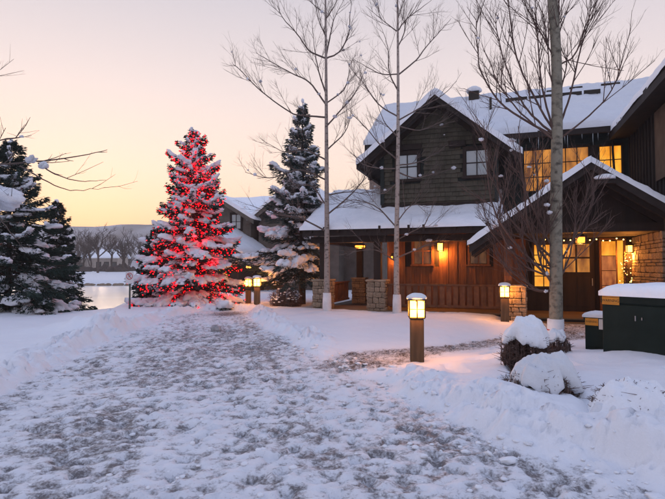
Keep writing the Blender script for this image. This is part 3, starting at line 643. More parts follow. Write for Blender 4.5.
# ------------------------------------------------------------------ lamps
def hpt(lx, ly, z): return hw(lx, ly, z)
def lantern(name, label, loc, kind, glass, size=.12, h=.26, group=None, rz=-TH, cord=0):
    t = thing(name, label, 'lamp', loc, rz, group)
    s = size; 
    MB().box(-s * 1.25, s * 1.25, -s * 1.25, s * 1.25, h, h + .035, .01).box(-s * .7, s * .7, -s * .7, s * .7, h + .037, h + .08, .01).obj('cap', 'metal_dark', t)
    MB().box(-s * 1.1, s * 1.1, -s * 1.1, s * 1.1, -.03, 0).obj('base', 'metal_dark', t)
    for i in range(4):
        a = i * math.pi / 2; p = MB().box(-s * .8, s * .8, -s * .86, -s * .82, .01, h - .005).obj('pane', glass, t); p.rotation_euler[2] = a
    for sx in (-1, 1):
        for sy in (-1, 1): MB().box(sx * s * .92 - .012, sx * s * .92 + .012, sy * s * .92 - .012, sy * s * .92 + .012, 0, h).obj('corner_post', 'metal_dark', t)
    if kind == 'wall': MB().box(-.04, .04, s * 1.0, s * 1.0 + .16, .05, .13).box(-.06, .06, s * 1.0 + .10, s * 1.0 + .155, -.02, .22).obj('bracket', 'metal_dark', t)
    if kind == 'hang': MB().tube([(0, 0, h + .06), (0, 0, h + cord)], .008, 6).obj('chain', 'metal_dark', t)
    return t
lantern('wall_lantern', 'glowing square lantern on red board wall beside the ground floor window', hpt(.05, .36, 2.24), 'wall', 'sconce_glass', .11, .27)
lantern('wall_lantern', 'glowing lantern by the stone wall right of the entrance doors', hpt(6.16, .38, 2.12), 'wall', 'sconce_glass', .09, .22)
lantern('pendant_lantern', 'amber pendant lantern hanging in the entrance porch above the doors', hpt(4.43, -1.5, 2.36), 'hang', 'amber_glass', .13, .18, cord=.16)
lantern('pendant_lantern', 'wide amber pendant lamp hanging in the open porch bay between stone pillars', hpt(-2.95, .2, 2.38), 'hang', 'amber_glass', .18, .08, cord=.30)
lantern('wall_lantern', 'small dim lantern on the corner of the red board wall by the open porch bay', hpt(-1.75, .40, 1.95), 'wall', 'amber_glass', .05, .10)
def lamp_light(name, label_obj, loc, energy, r, c):
    l = bpy.data.lights.new(name, 'POINT'); l.energy = energy; l.shadow_soft_size = r; l.color = c
    o = link(name, l, label_obj, loc); return o
# light from the glazed lamps themselves (they are lit in the photograph)
for t in [o for o in col.objects if o.name.startswith(('wall_lantern', 'pendant_lantern'))]:
    wide = 'wide' in t['label']; small = 'small' in t['label']
    lamp_light('bulb_light', t, (0, .02 if 'wall' in t.name else 0, -.12), 9 if small else (110 if 'wall' in t.name else 70), .06, (1, .33, .055))

def bollard(label, x, y, h=1.12, rz=0.0, lean=0.0):
    t = thing('bollard_light', label, 'bollard light', (x, y, gz(x, y) - .04), rz, 'lantern bollards along the paths')
    hb = h - .40; b = .115; a = .135; gh = .125
    MB().box(-b, b, -b, b, -.3, hb, .012).obj('post', 'post_wood', t)
    MB().box(-b - .02, b + .02, -b - .02, b + .02, hb + .002, hb + .022, .006).obj('collar', 'metal_dark', t)
    for i in range(4):
        rz_ = i * math.pi / 2
        for k in (0, 1):
            for j in (0, 1):
                x0 = -a + .018 + k * (a - .008); z0 = hb + .034 + j * (gh + .012)
                p = MB().box(x0, x0 + a - .03, -a - .002, -a + .002, z0, z0 + gh).obj('pane', 'lamp_glass', t); p.rotation_euler[2] = rz_
        f_ = MB().box(-a - .010, -a + .014, -a - .010, -a + .014, hb + .022, hb + .31).box(-.010, .010, -a - .006, -a + .006, hb + .022, hb + .31).box(-a + .014, a - .012, -a - .005, -a + .005, hb + .034 + gh, hb + .046 + gh).obj('lantern_frame', 'metal_dark', t); f_.rotation_euler[2] = rz_
    MB().box(-a - .02, a + .02, -a - .02, a + .02, hb + .311, hb + .335, .008).obj('cap', 'metal_dark', t)
    MB().blob((0, 0, hb + .355), (.175, .175, .085), 3, .10, 1.6, int(abs(x) * 10), .22).obj('snow_cap', 'snow', t, True)
    for sx, sy in ((.21, 0), (-.21, 0), (0, .21), (0, -.21)):
        lamp_light('bulb_light', t, (sx, sy, hb + .15), 13, .05, (1, .34, .055))
    return t
bx, by = G(418, 362); bollard('tall wooden lantern bollard with snow cap at the edge of the bare path', bx, by + .1, 1.16, R(-6))
p3 = hw(2.2, -3.05); bollard('lantern bollard standing close to the stone pillar of the entrance porch', p3[0], p3[1], 1.12, -TH)
bx, by = G(257, 310); bollard('lantern bollard in front of the twiggy shrub beside its twin lamp', bx, by, 1.12, R(5))
bx, by = G(247.5, 306); bollard('lantern bollard half hidden behind its twin by the lit spruce', bx, by + .2, 1.12, R(5))

# garland of warm lights over the doors and a slim lit tree
t = thing('string_lights', 'string of small warm fairy lights draped above the entrance doors', 'fairy lights', hw(0, 0, 0), -TH)
pts = [(3.6 + .1 * k, .42, 2.60 - .07 * abs(math.sin(k * .42)) + .015 * math.sin(k * 2.1)) for k in range(27)]
MB().tube(pts, .008, 5).obj('wire', 'wire', t, True)
g = MB()
for k, p in enumerate(pts):
    if k % 2 == 0: g.blob((p[0], p[1] - .02, p[2] - .02), .022, 1, 0)
tag(g.obj('bulbs', 'warm_bulb', t), kind='stuff')
t = thing('christmas_tree', 'slim dark artificial Christmas tree with tiny warm lights beside the entrance door', 'christmas tree', hw(5.98, .05, .12), -TH)
MB().tube([(0, 0, 0), (0, 0, .18)], [.13, .15], 12).obj('pot', 'pot', t, True)
rr = random.Random(2); g = MB(); gb = MB()
for k in range(900):
    z = .2 + 1.75 * rr.random() ** 1.1; r = .24 * (1 - (z - .2) / 1.85) * math.sqrt(rr.random()) + .02; a = rr.random() * 6.28
    c = np.array((r * math.cos(a), r * math.sin(a), z)); d = np.array((math.cos(a), math.sin(a), rr.uniform(-.6, .2))) * .09; e = np.array((-math.sin(a), math.cos(a), 0)) * .014
    g.add([c - e, c + e, c + d + e * .3, c + d - e * .3], [(0, 1, 2, 3)])
    if k % 22 == 0: gb.blob(c + d * .9, .014, 1, 0)
g.obj('foliage', 'needles', t); tag(gb.obj('bulbs', 'warm_bulb', t), kind='stuff')
MB().tube([(0, 0, .1), (0, 0, 1.9)], [.03, .01], 6).obj('trunk', 'spruce_bark', t)

# ------------------------------------------------------------------ utility boxes
def text_mesh(s, size, m):
    c = bpy.data.curves.new('lettering', 'FONT'); c.body = s; c.size = size; c.align_x = 'CENTER'; c.align_y = 'CENTER'
    o = bpy.data.objects.new('lettering', c); col.objects.link(o)
    me = bpy.data.meshes.new_from_object(o.evaluated_get(bpy.context.evaluated_depsgraph_get())); bpy.data.objects.remove(o)
    me.materials.clear(); me.materials.append(MATS[m]); return me
def lettering(parent, s, size, m, x, y, z, name='lettering', sx=1.0):
    o = link(name, text_mesh(s, size, m), parent, (x, y, z)); o.rotation_euler = (R(90), 0, 0); o.scale = (sx, 1, 1); return o
def cab(name, label, x, y, rz, wd, dp, h, snow_h, seed, zd=.05):
    t = thing(name, label, 'utility box', (x, y, gz(x + .4, y) - zd), rz, None)
    MB().box(0, wd, 0, dp, -.25, h * .86, .012).obj('body', 'utility_green', t)
    MB().box(-.02, wd + .02, -.02, dp + .02, h * .86 + .002, h, .02).obj('lid', 'utility_green', t)
    MB().box(.01, wd - .01, -.016, -.002, .02, .07).obj('bottom_rail', 'utility_green', t)
    n = 20; v = []; f = []
    for j in range(n + 1):
        for i in range(n + 1):
            s_, q = i / n, j / n; e = min(min(s_, 1 - s_) * wd, min(q, 1 - q) * dp)
            hh = snow_h * (.25 + .75 * math.sqrt(min(1, e / (snow_h * 1.1)))) + .03 * float(fbm(np.array(s_ * wd * 3 + seed), np.array(q * dp * 3), 2, seed) - .4)
            v.append((-.035 + s_ * (wd + .07), -.035 + q * (dp + .07), h + hh))
    for j in range(n):
        for i in range(n): k = j * (n + 1) + i; f.append((k, k + 1, k + n + 2, k + n + 1))
    b = [i for i in range(n + 1)] + [(n + 1) * j + n for j in range(1, n + 1)] + [(n + 1) * n + i for i in range(n - 1, -1, -1)] + [(n + 1) * j for j in range(n - 1, 0, -1)]
    k0 = len(v); v += [(v[q][0], v[q][1], h - .02) for q in b]; k = len(b); f += [(b[(i + 1) % k], b[i], k0 + i, k0 + (i + 1) % k) for i in range(k)]
    MB().add(v, f).obj('snow_cap', 'snow', t, True)
    return t
RZ_BOX = math.atan2(-.86, .52)
t = cab('transformer_box', 'large dark green utility cabinet with thick snow cap and orange warning label', 4.27, 7.95, RZ_BOX, 1.75, 1.35, 1.02, .17, 1, .14)
lb = MB().box(.015, .285, -.0225, -.0205, .865, 1.0).obj('label_plate', 'label_orange', t)
lettering(lb, 'WARNING', .066, 'label_ink', .15, -.0245, .925, sx=.85)
MB().box(.02, .28, -.0245, -.0235, .978, .984).box(.04, .26, -.0245, -.0235, .884, .887).obj('print_line', 'label_ink', lb)
MB().box(.505, .522, -.02, -.002, .64, .72, .004).obj('latch', 'metal_grey', t); MB().box(.60, .612, -.015, -.002, .66, .70).obj('padlock', 'metal_grey', t)
t = cab('pedestal_box', 'small dark green utility box with orange and white labels beside the large cabinet', 4.52, 9.0, RZ_BOX + R(16), .52, .5, .62, .07, 2)
lb = MB().box(.012, .225, -.0225, -.0205, .46, .585).obj('label_plate', 'label_orange', t)
lettering(lb, 'WARNING', .055, 'label_ink', .118, -.0245, .525, sx=.72)
MB().box(.235, .34, -.0225, -.0205, .40, .58).obj('label_sticker', 'label_white', t)

# ------------------------------------------------------------------ no parking sign
sx_, sy_ = G(129.5, 312.5)
t = thing('parking_sign', 'small white no parking sign with red ring on a short green post', 'sign', (sx_, sy_, gz(sx_, sy_) - .02), R(-10))
MB().box(-.025, .025, -.02, .02, -.3, 1.33).obj('post', 'post_green', t)
pl = MB().box(-.16, .16, -.032, -.022, .92, 1.36, .004).obj('panel', 'sign_white', t)
g = MB(); n = 28
for i in range(n):
    a, b = 2 * math.pi * i / n, 2 * math.pi * (i + 1) / n
    g.add([(r * math.cos(q), -.0345, 1.19 + r * math.sin(q)) for r, q in ((.125, a), (.125, b), (.10, b), (.10, a))], [(0, 1, 2, 3)])
g.add([(-.085, -.0347, 1.265), (-.065, -.0347, 1.285), (.085, -.0347, 1.115), (.065, -.0347, 1.095)], [(0, 1, 2, 3)])
g.obj('ring', 'sign_red', pl)
lettering(pl, 'P', .19, 'sign_black', 0, -.0335, 1.19)

# ------------------------------------------------------------------ bare trees
def spline(pts, n):
    P = [np.array(p, float) for p in pts]; P = [2 * P[0] - P[1]] + P + [2 * P[-1] - P[-2]]; out = []
    for i in range(1, len(P) - 2):
        for k in range(n):
            t = k / n; a, b, c, d = P[i - 1:i + 3]
            out.append(.5 * ((2 * b) + (c - a) * t + (2 * a - 5 * b + 4 * c - d) * t * t + (3 * b - a - 3 * c + d) * t ** 3))
    out.append(P[-2]); return out
def twigs(g, pts, r0, rr, level, tips, dens=1.0, up=.35, lmul=1.0):
    """side shoots along a limb, three orders of them"""
    L_ = sum(np.linalg.norm(pts[i + 1] - pts[i]) for i in range(len(pts) - 1)); m_ = len(pts) - 1
    n = max(2, int(L_ * (3.4, 5.5, 7.0)[level] * dens))
    for k in range(n):
        s = rr.uniform((.12, .15, .25)[level], 1.0) * m_; i = min(int(s), m_ - 1); p = pts[i] + (pts[i + 1] - pts[i]) * (s - i)
        d = pts[i + 1] - pts[i]; d = d / (np.linalg.norm(d) + 1e-9)
        q = np.array([rr.gauss(0, 1), rr.gauss(0, 1), rr.gauss(0, .6)]); q -= d * (q @ d); q /= np.linalg.norm(q) + 1e-9
        dr = d * .85 + q * rr.uniform(.4, .8) + np.array([0, 0, up * rr.random()]); dr /= np.linalg.norm(dr)
        ln = lmul * (rr.uniform(.4, 1.5), rr.uniform(.25, .7), rr.uniform(.12, .3))[level] * (1.15 - .55 * s / m_); ln = min(ln, L_ * .65)
        bend = np.array([rr.gauss(0, .08), rr.gauss(0, .08), rr.uniform(.02, .25)]) * ln
        tp = [p, p + dr * ln * .5 + bend * .25, p + dr * ln + bend]
        rb = min(r0 * .55, (.0115, .0068, .0045)[level]) * (1 - .35 * s / m_)
        g.tube(tp, [rb, rb * .75, rb * .45], 3, cap=False)
        if level < 2: tips.append(tp[1])
        if level < 2 and ln > .2: twigs(g, [np.array(x) for x in tp], rb, rr, level + 1, tips, dens, up, lmul)
def bare_tree(name, label, y0, trunk_px, trunk_r, limbs, bark, guard=None, seed=1, depth=.5, nclump=12, clump=.07, dens=1.0, clump_px=(), tw='twig', lr=.03, up=.35, lmul=1.0):
    rr = random.Random(seed); base = PT(trunk_px[0][0], trunk_px[0][1], y0); bz = gz(base[0], y0)
    t = thing(name, label, 'tree', (base[0], y0, bz))
    off = np.array([base[0], y0, bz])
    tp = [PT(u, v, y0) - off for u, v in trunk_px]; tp[0][2] = -.3
    tps = spline(tp, 6); k = len(tps); rad = [trunk_r[0] + (trunk_r[1] - trunk_r[0]) * (i / (k - 1)) ** .8 for i in range(k)]; rad[0] *= 1.25
    MB().tube(tps, rad, 12).obj('trunk', bark, t, True)
    g = MB(); gl_ = MB(); tips = []
    for lim in limbs:
        sgn = rr.choice((-1, 1)) * rr.uniform(.3, 1.0) * depth; n = len(lim)
        P = []
        for i, (u, v) in enumerate(lim):
            yy = y0 + sgn * (i / (n - 1)) * abs(lim[-1][0] - lim[0][0] + 12) / F * y0
            P.append(PT(u, v, yy) - off)
        S = spline(P, 5); L_ = sum(np.linalg.norm(S[i + 1] - S[i]) for i in range(len(S) - 1))
        S = [p + np.array([rr.gauss(0, .004), rr.gauss(0, .004), rr.gauss(0, .004)]) * min(1, L_) * (0 if i == 0 else 1) for i, p in enumerate(S)]
        r0 = lr * min(1.0, .45 + L_ / 5); gl_.tube(S, [r0 * (1 - .78 * i / (len(S) - 1)) for i in range(len(S))], 6, cap=False)
        tips += S[2:]; twigs(g, S, r0, rr, 0, tips, dens, up, lmul)
    gl_.obj('limbs', tw, t, True)
    tag(g.obj('twigs', tw, t), kind='stuff')
    cm = [MB().blob((0, 0, 0), (1, .8, .62), 2, .9, 2.2, q + seed).mesh('snow_clump', 'bough_snow', True) for q in range(3)]
    ta = np.array(tips); spots = []
    for u, v, s_ in clump_px:
        p = PT(u, v, y0) - off; tw_ = ta + off; k = np.argmin((tw_[:, 0] / tw_[:, 1] - (p + off)[0] / y0) ** 2 + ((tw_[:, 2] - CZ) / tw_[:, 1] - ((p + off)[2] - CZ) / y0) ** 2); spots.append((ta[k], .62 * s_ / F * y0))
    spots += [(rr.choice(tips), clump * rr.uniform(.3, .8)) for _ in range(nclump)]
    for p, s_ in spots:
        o = link('snow_clump', rr.choice(cm), t, tuple(p + np.array([0, 0, s_ * .3]))); o.scale = (s_ * rr.uniform(.8, 1.4), s_, s_); o.rotation_euler[2] = rr.random() * 6
    if guard:
        z0, z1 = guard; rg = trunk_r[0]
        MB().tube([(0, 0, -.2), (0, 0, z0), (tps[1][0] * .5, 0, z1)], [rg * 1.28, rg * 1.22, rg * 1.1], 14).obj('trunk_guard', 'guard_white', t, True)
        if bark == 'bark_green': MB().tube([(tps[1][0] * .2, 0, .30), (tps[1][0] * .2, 0, .318)], rg * 1.215, 14).obj('tape_band', 'sign_red', t, True)
    return t
def Z1(p): return (230 + p[0] / 3.167, p[1] / 3.167)
def Z4(p): return (350 + p[0] / 3.567, 70 + p[1] / 3.567)
def Z2(p): return (450 + p[0] / 3.093, p[1] / 3.093)
def Z7(p): return (470 + p[0] / 2.497, 150 + p[1] / 2.497)
l1 = [[Z1(p) for p in q] for q in (
    [(303, 185), (250, 160), (215, 110), (170, 60), (150, 20)], [(306, 185), (345, 165), (375, 110), (380, 50), (385, 10)], [(303, 330), (250, 260), (190, 230), (120, 190), (85, 170)],
    [(303, 372), (230, 365), (190, 355), (100, 290), (30, 220), (10, 205)], [(308, 325), (360, 285), (375, 240), (378, 205)], [(305, 300), (285, 240), (270, 170), (262, 100)],
    [(303, 45), (265, 15), (235, -20)], [(306, 170), (318, 110), (330, 60), (360, 0)], [(305, 120), (280, 60), (270, 0)], [(304, 60), (330, 20), (350, -30)], [(306, 400), (350, 350), (400, 290), (420, 240)])]
l1 += [[(327, 232), (300, 218), (275, 214), (250, 205)], [(327, 215), (345, 200), (362, 182), (368, 165)], [(326, 180), (300, 170), (270, 178), (245, 172)], [(327, 195), (350, 192), (372, 196)],
       [(326, 160), (305, 150), (285, 152), (262, 140)], [(327, 150), (345, 132), (352, 110)], [(326, 205), (310, 185), (290, 190)]]
bare_tree('aspen_tree', 'slender bare aspen with white trunk guard standing in front of snowy spruce', G(327, 314)[1], [(327, 314), (327, 250), (326.5, 150), (326, 60), (325, -40)], (.125, .025), l1, 'bark_pale', (.4, .62), 3, .5, 16, .09, 1.25,
          clump_px=[Z1(p) + (s,) for p, s in (((62, 253), 2.2), ((205, 218), 2.4), ((270, 313), 3), ((378, 207), 2), ((330, 295), 2.6), ((375, 262), 2.6), ((370, 325), 3.4), ((330, 368), 3.4), ((385, 375), 3))], lr=.034)
l2 = [[Z1(p) for p in q] for q in (
    [(533, 235), (480, 235), (430, 210), (395, 190)], [(536, 235), (590, 190), (620, 150), (665, 100), (700, 60)], [(530, 100), (490, 70), (430, 20)], [(530, 100), (560, 60), (600, 30), (640, 0)],
    [(533, 290), (505, 230), (500, 150), (480, 90)], [(533, 370), (470, 330), (420, 260), (390, 230)], [(532, 60), (545, 20), (560, -30)], [(531, 150), (550, 110), (560, 60), (585, 10)])]
l2 += [[Z4(p) for p in q] for q in (
    [(170, 320), (110, 270), (60, 210), (10, 160)], [(172, 340), (240, 330), (300, 300), (350, 265)], [(172, 352), (100, 350), (45, 335), (10, 300)], [(172, 180), (260, 130), (330, 90), (380, 40)],
    [(172, 200), (250, 215), (340, 180)], [(170, 240), (120, 180), (90, 90)], [(172, 365), (230, 385), (290, 372), (370, 352)], [(170, 400), (120, 440), (60, 430)])]
l2 += [[(397, 228), (378, 208), (355, 200), (338, 205)], [(397, 258), (425, 246), (445, 240), (470, 243)], [(397, 222), (412, 205), (430, 208)], [(397, 262), (375, 250), (352, 252)], [(397, 240), (420, 228), (436, 226)]]
bare_tree('aspen_tree', 'slender bare aspen with white trunk guard standing before the red board porch wall', G(397, 317)[1], [(397, 317), (396.5, 250), (398, 150), (398, 60), (397, -40)], (.115, .022), l2, 'bark_pale', (.4, .60), 5, .5, 10, .08, 1.15,
          clump_px=[Z4(p) + (s,) for p, s in (((115, 322), 4), ((370, 352), 4.5), ((295, 370), 3), ((128, 258), 2.6), ((252, 378), 3), ((210, 268), 1.4), ((348, 232), 1.4), ((145, 98), 2.4), ((10, 175), 2.2))] + [(428, 240, 4), (411, 247, 3.4), (437, 228, 3), (409, 238, 3)], lr=.03)
l3 = [[Z2(p) for p in q] for q in (
    [(330, 420), (250, 280), (200, 150), (180, 0), (178, -60)], [(325, 425), (170, 330), (100, 230), (85, 150), (80, 40)], [(338, 390), (370, 300), (400, 170), (430, 60), (440, -20)], [(328, 190), (280, 100), (240, 30), (215, -30)],
    [(340, 200), (385, 170), (420, 80), (455, 0), (465, -30)], [(334, 110), (360, 40), (380, -30)], [(340, 430), (450, 340), (510, 260), (540, 150)], [(325, 420), (285, 270), (270, 100), (262, -10)], [(325, 420), (240, 340), (190, 250), (150, 120), (140, 40)],
    [(335, 330), (310, 230), (300, 120), (290, 40)], [(338, 300), (360, 200), (365, 100)], [(330, 440), (220, 350), (150, 260), (125, 190)])]
l3 += [[Z7(p) for p in q] for q in (
    [(208, 330), (120, 240), (60, 150), (40, 20), (30, -60)], [(205, 352), (150, 340), (110, 250), (95, 100)], [(208, 300), (150, 200), (130, 50), (120, -60)], [(220, 290), (270, 200), (310, 120), (300, 60)],
    [(208, 300), (110, 260), (50, 200), (30, 130)], [(208, 340), (170, 260), (170, 120), (160, 0)], [(206, 270), (100, 170), (60, 60), (30, -30)], [(208, 250), (150, 130), (110, 20)], [(210, 320), (140, 290), (90, 230), (70, 170), (80, 110)], [(220, 330), (250, 260), (262, 180), (258, 110)],
    [(207, 355), (160, 350), (110, 320), (70, 270), (55, 230)])]
bare_tree('aspen_tree', 'stout multi limbed bare aspen with white wrapped trunk foot beside the green utility boxes', 9.0, [(556, 348), (556, 300), (556, 220), (557, 120), (556, 50), (551, -20), (549, -60)], (.125, .075), l3 + [[(557, 60), (559, 30), (559, -20), (560, -60)]] * 1, 'bark_green', (.12, .50), 9, .55, 8, .04, 1.5,
          clump_px=[(550, 213, 5), (548, 207, 4), (556, 283, 5), (552, 276, 4), (558, 290, 4), (548, 180, 4), (511, 247, 4), (496, 228, 5), (513, 140, 4), (482, 140, 4), (509, 151, 3), (503, 175, 3)], tw='twig_brown', lr=.024, up=.5, lmul=.75)
# snow laden branches reaching in from a tree at the lake side of the drive
l4 = [[(-150, 190), (-40, 168), (20, 163), (75, 157), (107, 150)], [(-150, 175), (-60, 150), (0, 140), (22, 137)], [(38, 163), (55, 174), (80, 181), (106, 180)], [(20, 166), (45, 180), (70, 190), (105, 188)], [(-150, 240), (-60, 222), (-10, 214), (2, 222), (12, 236)], [(-150, 215), (-60, 205), (0, 205), (14, 200)], [(-150, 100), (-60, 85), (-10, 78)],
      [(-160, 100), (-220, 60), (-270, 0)], [(-150, 60), (-110, 10), (-100, -40)], [(-152, 150), (-230, 120), (-280, 60)]]
bare_tree('bare_tree', 'bare tree at the drive edge reaching snow clumped twigs towards the lake', 5.6, [(-150, 400), (-152, 250), (-150, 120), (-148, -20)], (.10, .04), l4, 'bark_pale', None, 13, .25, 0, .04, .75,
          clump_px=[(30, 158, 10), (41, 171, 8), (-2, 203, 26), (6, 196, 16), (8, 202, 18), (-12, 208, 26), (-20, 206, 26), (-8, 79, 9), (22, 138, 3)], lr=.016, lmul=.45)

# ------------------------------------------------------------------ spruces
def spruce(name, label, x, y, h, rad, seed, needle='needles', snow=1.0, dens=1.0, lean=0.0, low=.25, power=.85, wall=None, sz0=1.0):
    rr = random.Random(seed); nr = np.random.RandomState(seed); z0 = gz(x, y)
    t = thing(name, label, 'spruce', (x, y, z0))
    MB().tube([(0, 0, -.3), (lean * .5, 0, h * .5), (lean, 0, h)], [.018 * h, .011 * h, .008], 8).obj('trunk', 'spruce_bark', t, True)
    gb = MB(); gs = MB(); V = []; z = low; tips = []; ph = rr.random() * 6
    while z < h * .985:
        f_ = 1 - z / h; Lr = rad * (f_ ** power) + .10
        nb = max(4, int(5 + 4 * f_)); a0 = rr.random() * 6.28
        for b in range(nb):
            a = a0 + 6.283 * b / nb + rr.uniform(-.35, .35); zb = z + rr.uniform(-.12, .12) * (h / 7)
            ln = Lr * rr.choice((rr.uniform(.55, .85), rr.uniform(.85, 1.16))) * (1 + .13 * math.sin(2 * a + ph + z * 1.7))
            d = np.array((math.cos(a), math.sin(a), 0)); sd_ = np.array((-math.sin(a), math.cos(a), 0))
            if wall is not None and zb < wall[1] and d[0] * ln > wall[0]: ln = wall[0] / d[0]
            rise = rr.uniform(.05, .3) + .55 * (1 - f_) ** 2; droop = rr.uniform(.55, .95) * (f_ ** .6)
            def zz(s): return ln * (rise * s - droop * s ** 1.7 * .8 + 1.1 * max(0, s - .7) ** 1.6)
            def pos(s): return np.array((lean * zb / h, 0, max(.06, zb + zz(s)))) + d * ln * s
            bp = [pos(s) for s in (0, .33, .66, 1)]
            gb.tube(bp, [.02 + .008 * ln, .015, .01, .004], 4, cap=False)
            nn_ = int((30 + 105 * ln) * dens); S = .10 + .93 * nr.rand(nn_) ** .75
            wmax = (.30 * ln + .06)
            lat = (nr.rand(nn_) * 2 - 1) * wmax * np.sqrt(np.clip(1.05 - S, .04, 1)) * np.minimum(1, S * 2.2)
            P = np.array([pos(s) for s in S]) + sd_ * lat[:, None] + np.array((0, 0, 1)) * (nr.rand(nn_) * .16 - .14 - .5 * np.abs(lat))[:, None]
            D = d[None] * (.7 + .3 * nr.rand(nn_))[:, None] + sd_ * (np.sign(lat) * (.3 + .6 * nr.rand(nn_)))[:, None] + np.array((0, 0, 1)) * (nr.rand(nn_) * .9 - .65)[:, None]
            D /= np.linalg.norm(D, axis=1)[:, None]; D *= (.10 + .14 * nr.rand(nn_))[:, None] * (.7 + .25 * min(1.5, ln))
            W = np.cross(D, nr.randn(nn_, 3)); W /= np.linalg.norm(W, axis=1)[:, None] + 1e-9; W2 = np.cross(D, W); W2 /= np.linalg.norm(W2, axis=1)[:, None] + 1e-9
            W *= (.014 + .012 * nr.rand(nn_))[:, None]; W2 *= .018
            for w_ in (W, W2): V.append(np.stack([P - w_ * .6, P + D * .5 - w_, P + D, P + D * .5 + w_], 1).reshape(-1, 3))
            tips += [P[i] + D[i] * .8 for i in range(0, nn_, 6)]
            if rr.random() > .35 + .6 * snow: continue
            # snow lying along the bough, broken into uneven clods that hang with it
            s = rr.uniform(.30, .5)
            while s < 1.0:
                if rr.random() < snow * .9:
                    ws = wmax * math.sqrt(max(.10, 1.05 - s)); k_ = rr.uniform(.5, 1.15) * sz0; off = rr.uniform(-.7, .7) * ws
                    p = pos(s) + sd_ * off + np.array((0, 0, .03 - .45 * abs(off))); tl = math.atan2(zz(s + .05) - zz(s - .05), .1 * ln)
                    gs.blob(p, (min(.30, .13 * ln + .07) * k_, min(.22, .5 * ws + .05) * k_, (.065 + .03 * ln) * k_), 2, .95, 2.4, rr.randrange(999), .45, a, -tl)
                s += max(.10, .19 / max(ln, .3)) * rr.uniform(.6, 1.3)
        z += (.20 + .17 * f_) * (h / 6.5) ** .5
    gs.blob((lean, 0, h + .02), (.07, .07, .10), 2, .3, 2, 1)
    gb.obj('boughs', 'spruce_bark', t); v = np.concatenate(V)
    tag(link('crown', fastmesh('crown', v, np.arange(len(v)).reshape(-1, 4), needle, False), t), kind='stuff')
    tag(gs.obj('snow_load', 'bough_snow', t, True), kind='stuff')
    return t, tips
spruce('spruce_tree', 'large dark snowy spruce by the lake shore, left of the parking sign', -11.4, 17.6, 5.95, 2.6, 31, 'needles', .55, 1.25)
spruce('spruce_tree', 'smaller pointed spruce behind the large dark one at the lake shore', -12.6, 22.8, 4.5, 1.3, 32, 'needles', .35, 1.1)
RX_, RY_ = -5.85, 21.0
red_t, red_tips = spruce('spruce_tree', 'tall snowy spruce wound with glowing red lights', RX_, RY_, 7.2, 2.6, 33, 'needles', .95, 1.0, sz0=1.2, power=.80, wall=(1.95, 9))
red_s, reds_tips = spruce('spruce_tree', 'short bushy snowy spruce with few red lights beside the tall lit one', -7.55, 21.4, 3.15, 1.05, 34, 'needles', .95, 1.0)
spruce('spruce_tree', 'tall snowy blue spruce without lights between the lodge and the far house', -1.25, 20.7, 8.45, 3.1, 35, 'needles_blue', .9, 1.0, power=1.2, wall=(.55, 5.4), sz0=1.1, low=1.25)
def red_lights(label, tree, tips, n, seed, rad, h, r=.030, npt=10, en=6):
    rr = random.Random(seed); t = thing('string_lights', label, 'fairy lights', tree.location)
    g = MB(); pts = rr.sample(tips, min(n, len(tips)))
    for p in pts: g.blob(p, r * rr.uniform(.7, 1.25), 1, 0)
    tag(g.obj('bulbs', 'red_bulb', t, True), kind='stuff')
    wp = []
    for k in range(260):
        z = .3 + (h - .5) * k / 260; rr_ = max(.08, rad * ((1 - z / h) ** .9) * .8); a = k * .31; wp.append((rr_ * math.cos(a), rr_ * math.sin(a), z))
    MB().tube(wp, .008, 4).obj('wire', 'wire', t)
    for k in range(npt):
        z = h * (.08 + .82 * k / npt); a = k * 2.4; q = max(.1, rad * (1 - z / h) * .5)
        lamp_light('bulb_light', t, (q * math.cos(a), q * math.sin(a), z), en, .12, (1, .006, .015))
red_lights('glowing red fairy lights wound through the tall snowy spruce', red_t, red_tips, 2600, 1, 2.45, 7.15, .022, 26, 16)
red_lights('sparse red fairy lights on the short bushy spruce', red_s, reds_tips, 150, 2, 1.2, 3.1, .024, 4, 6)

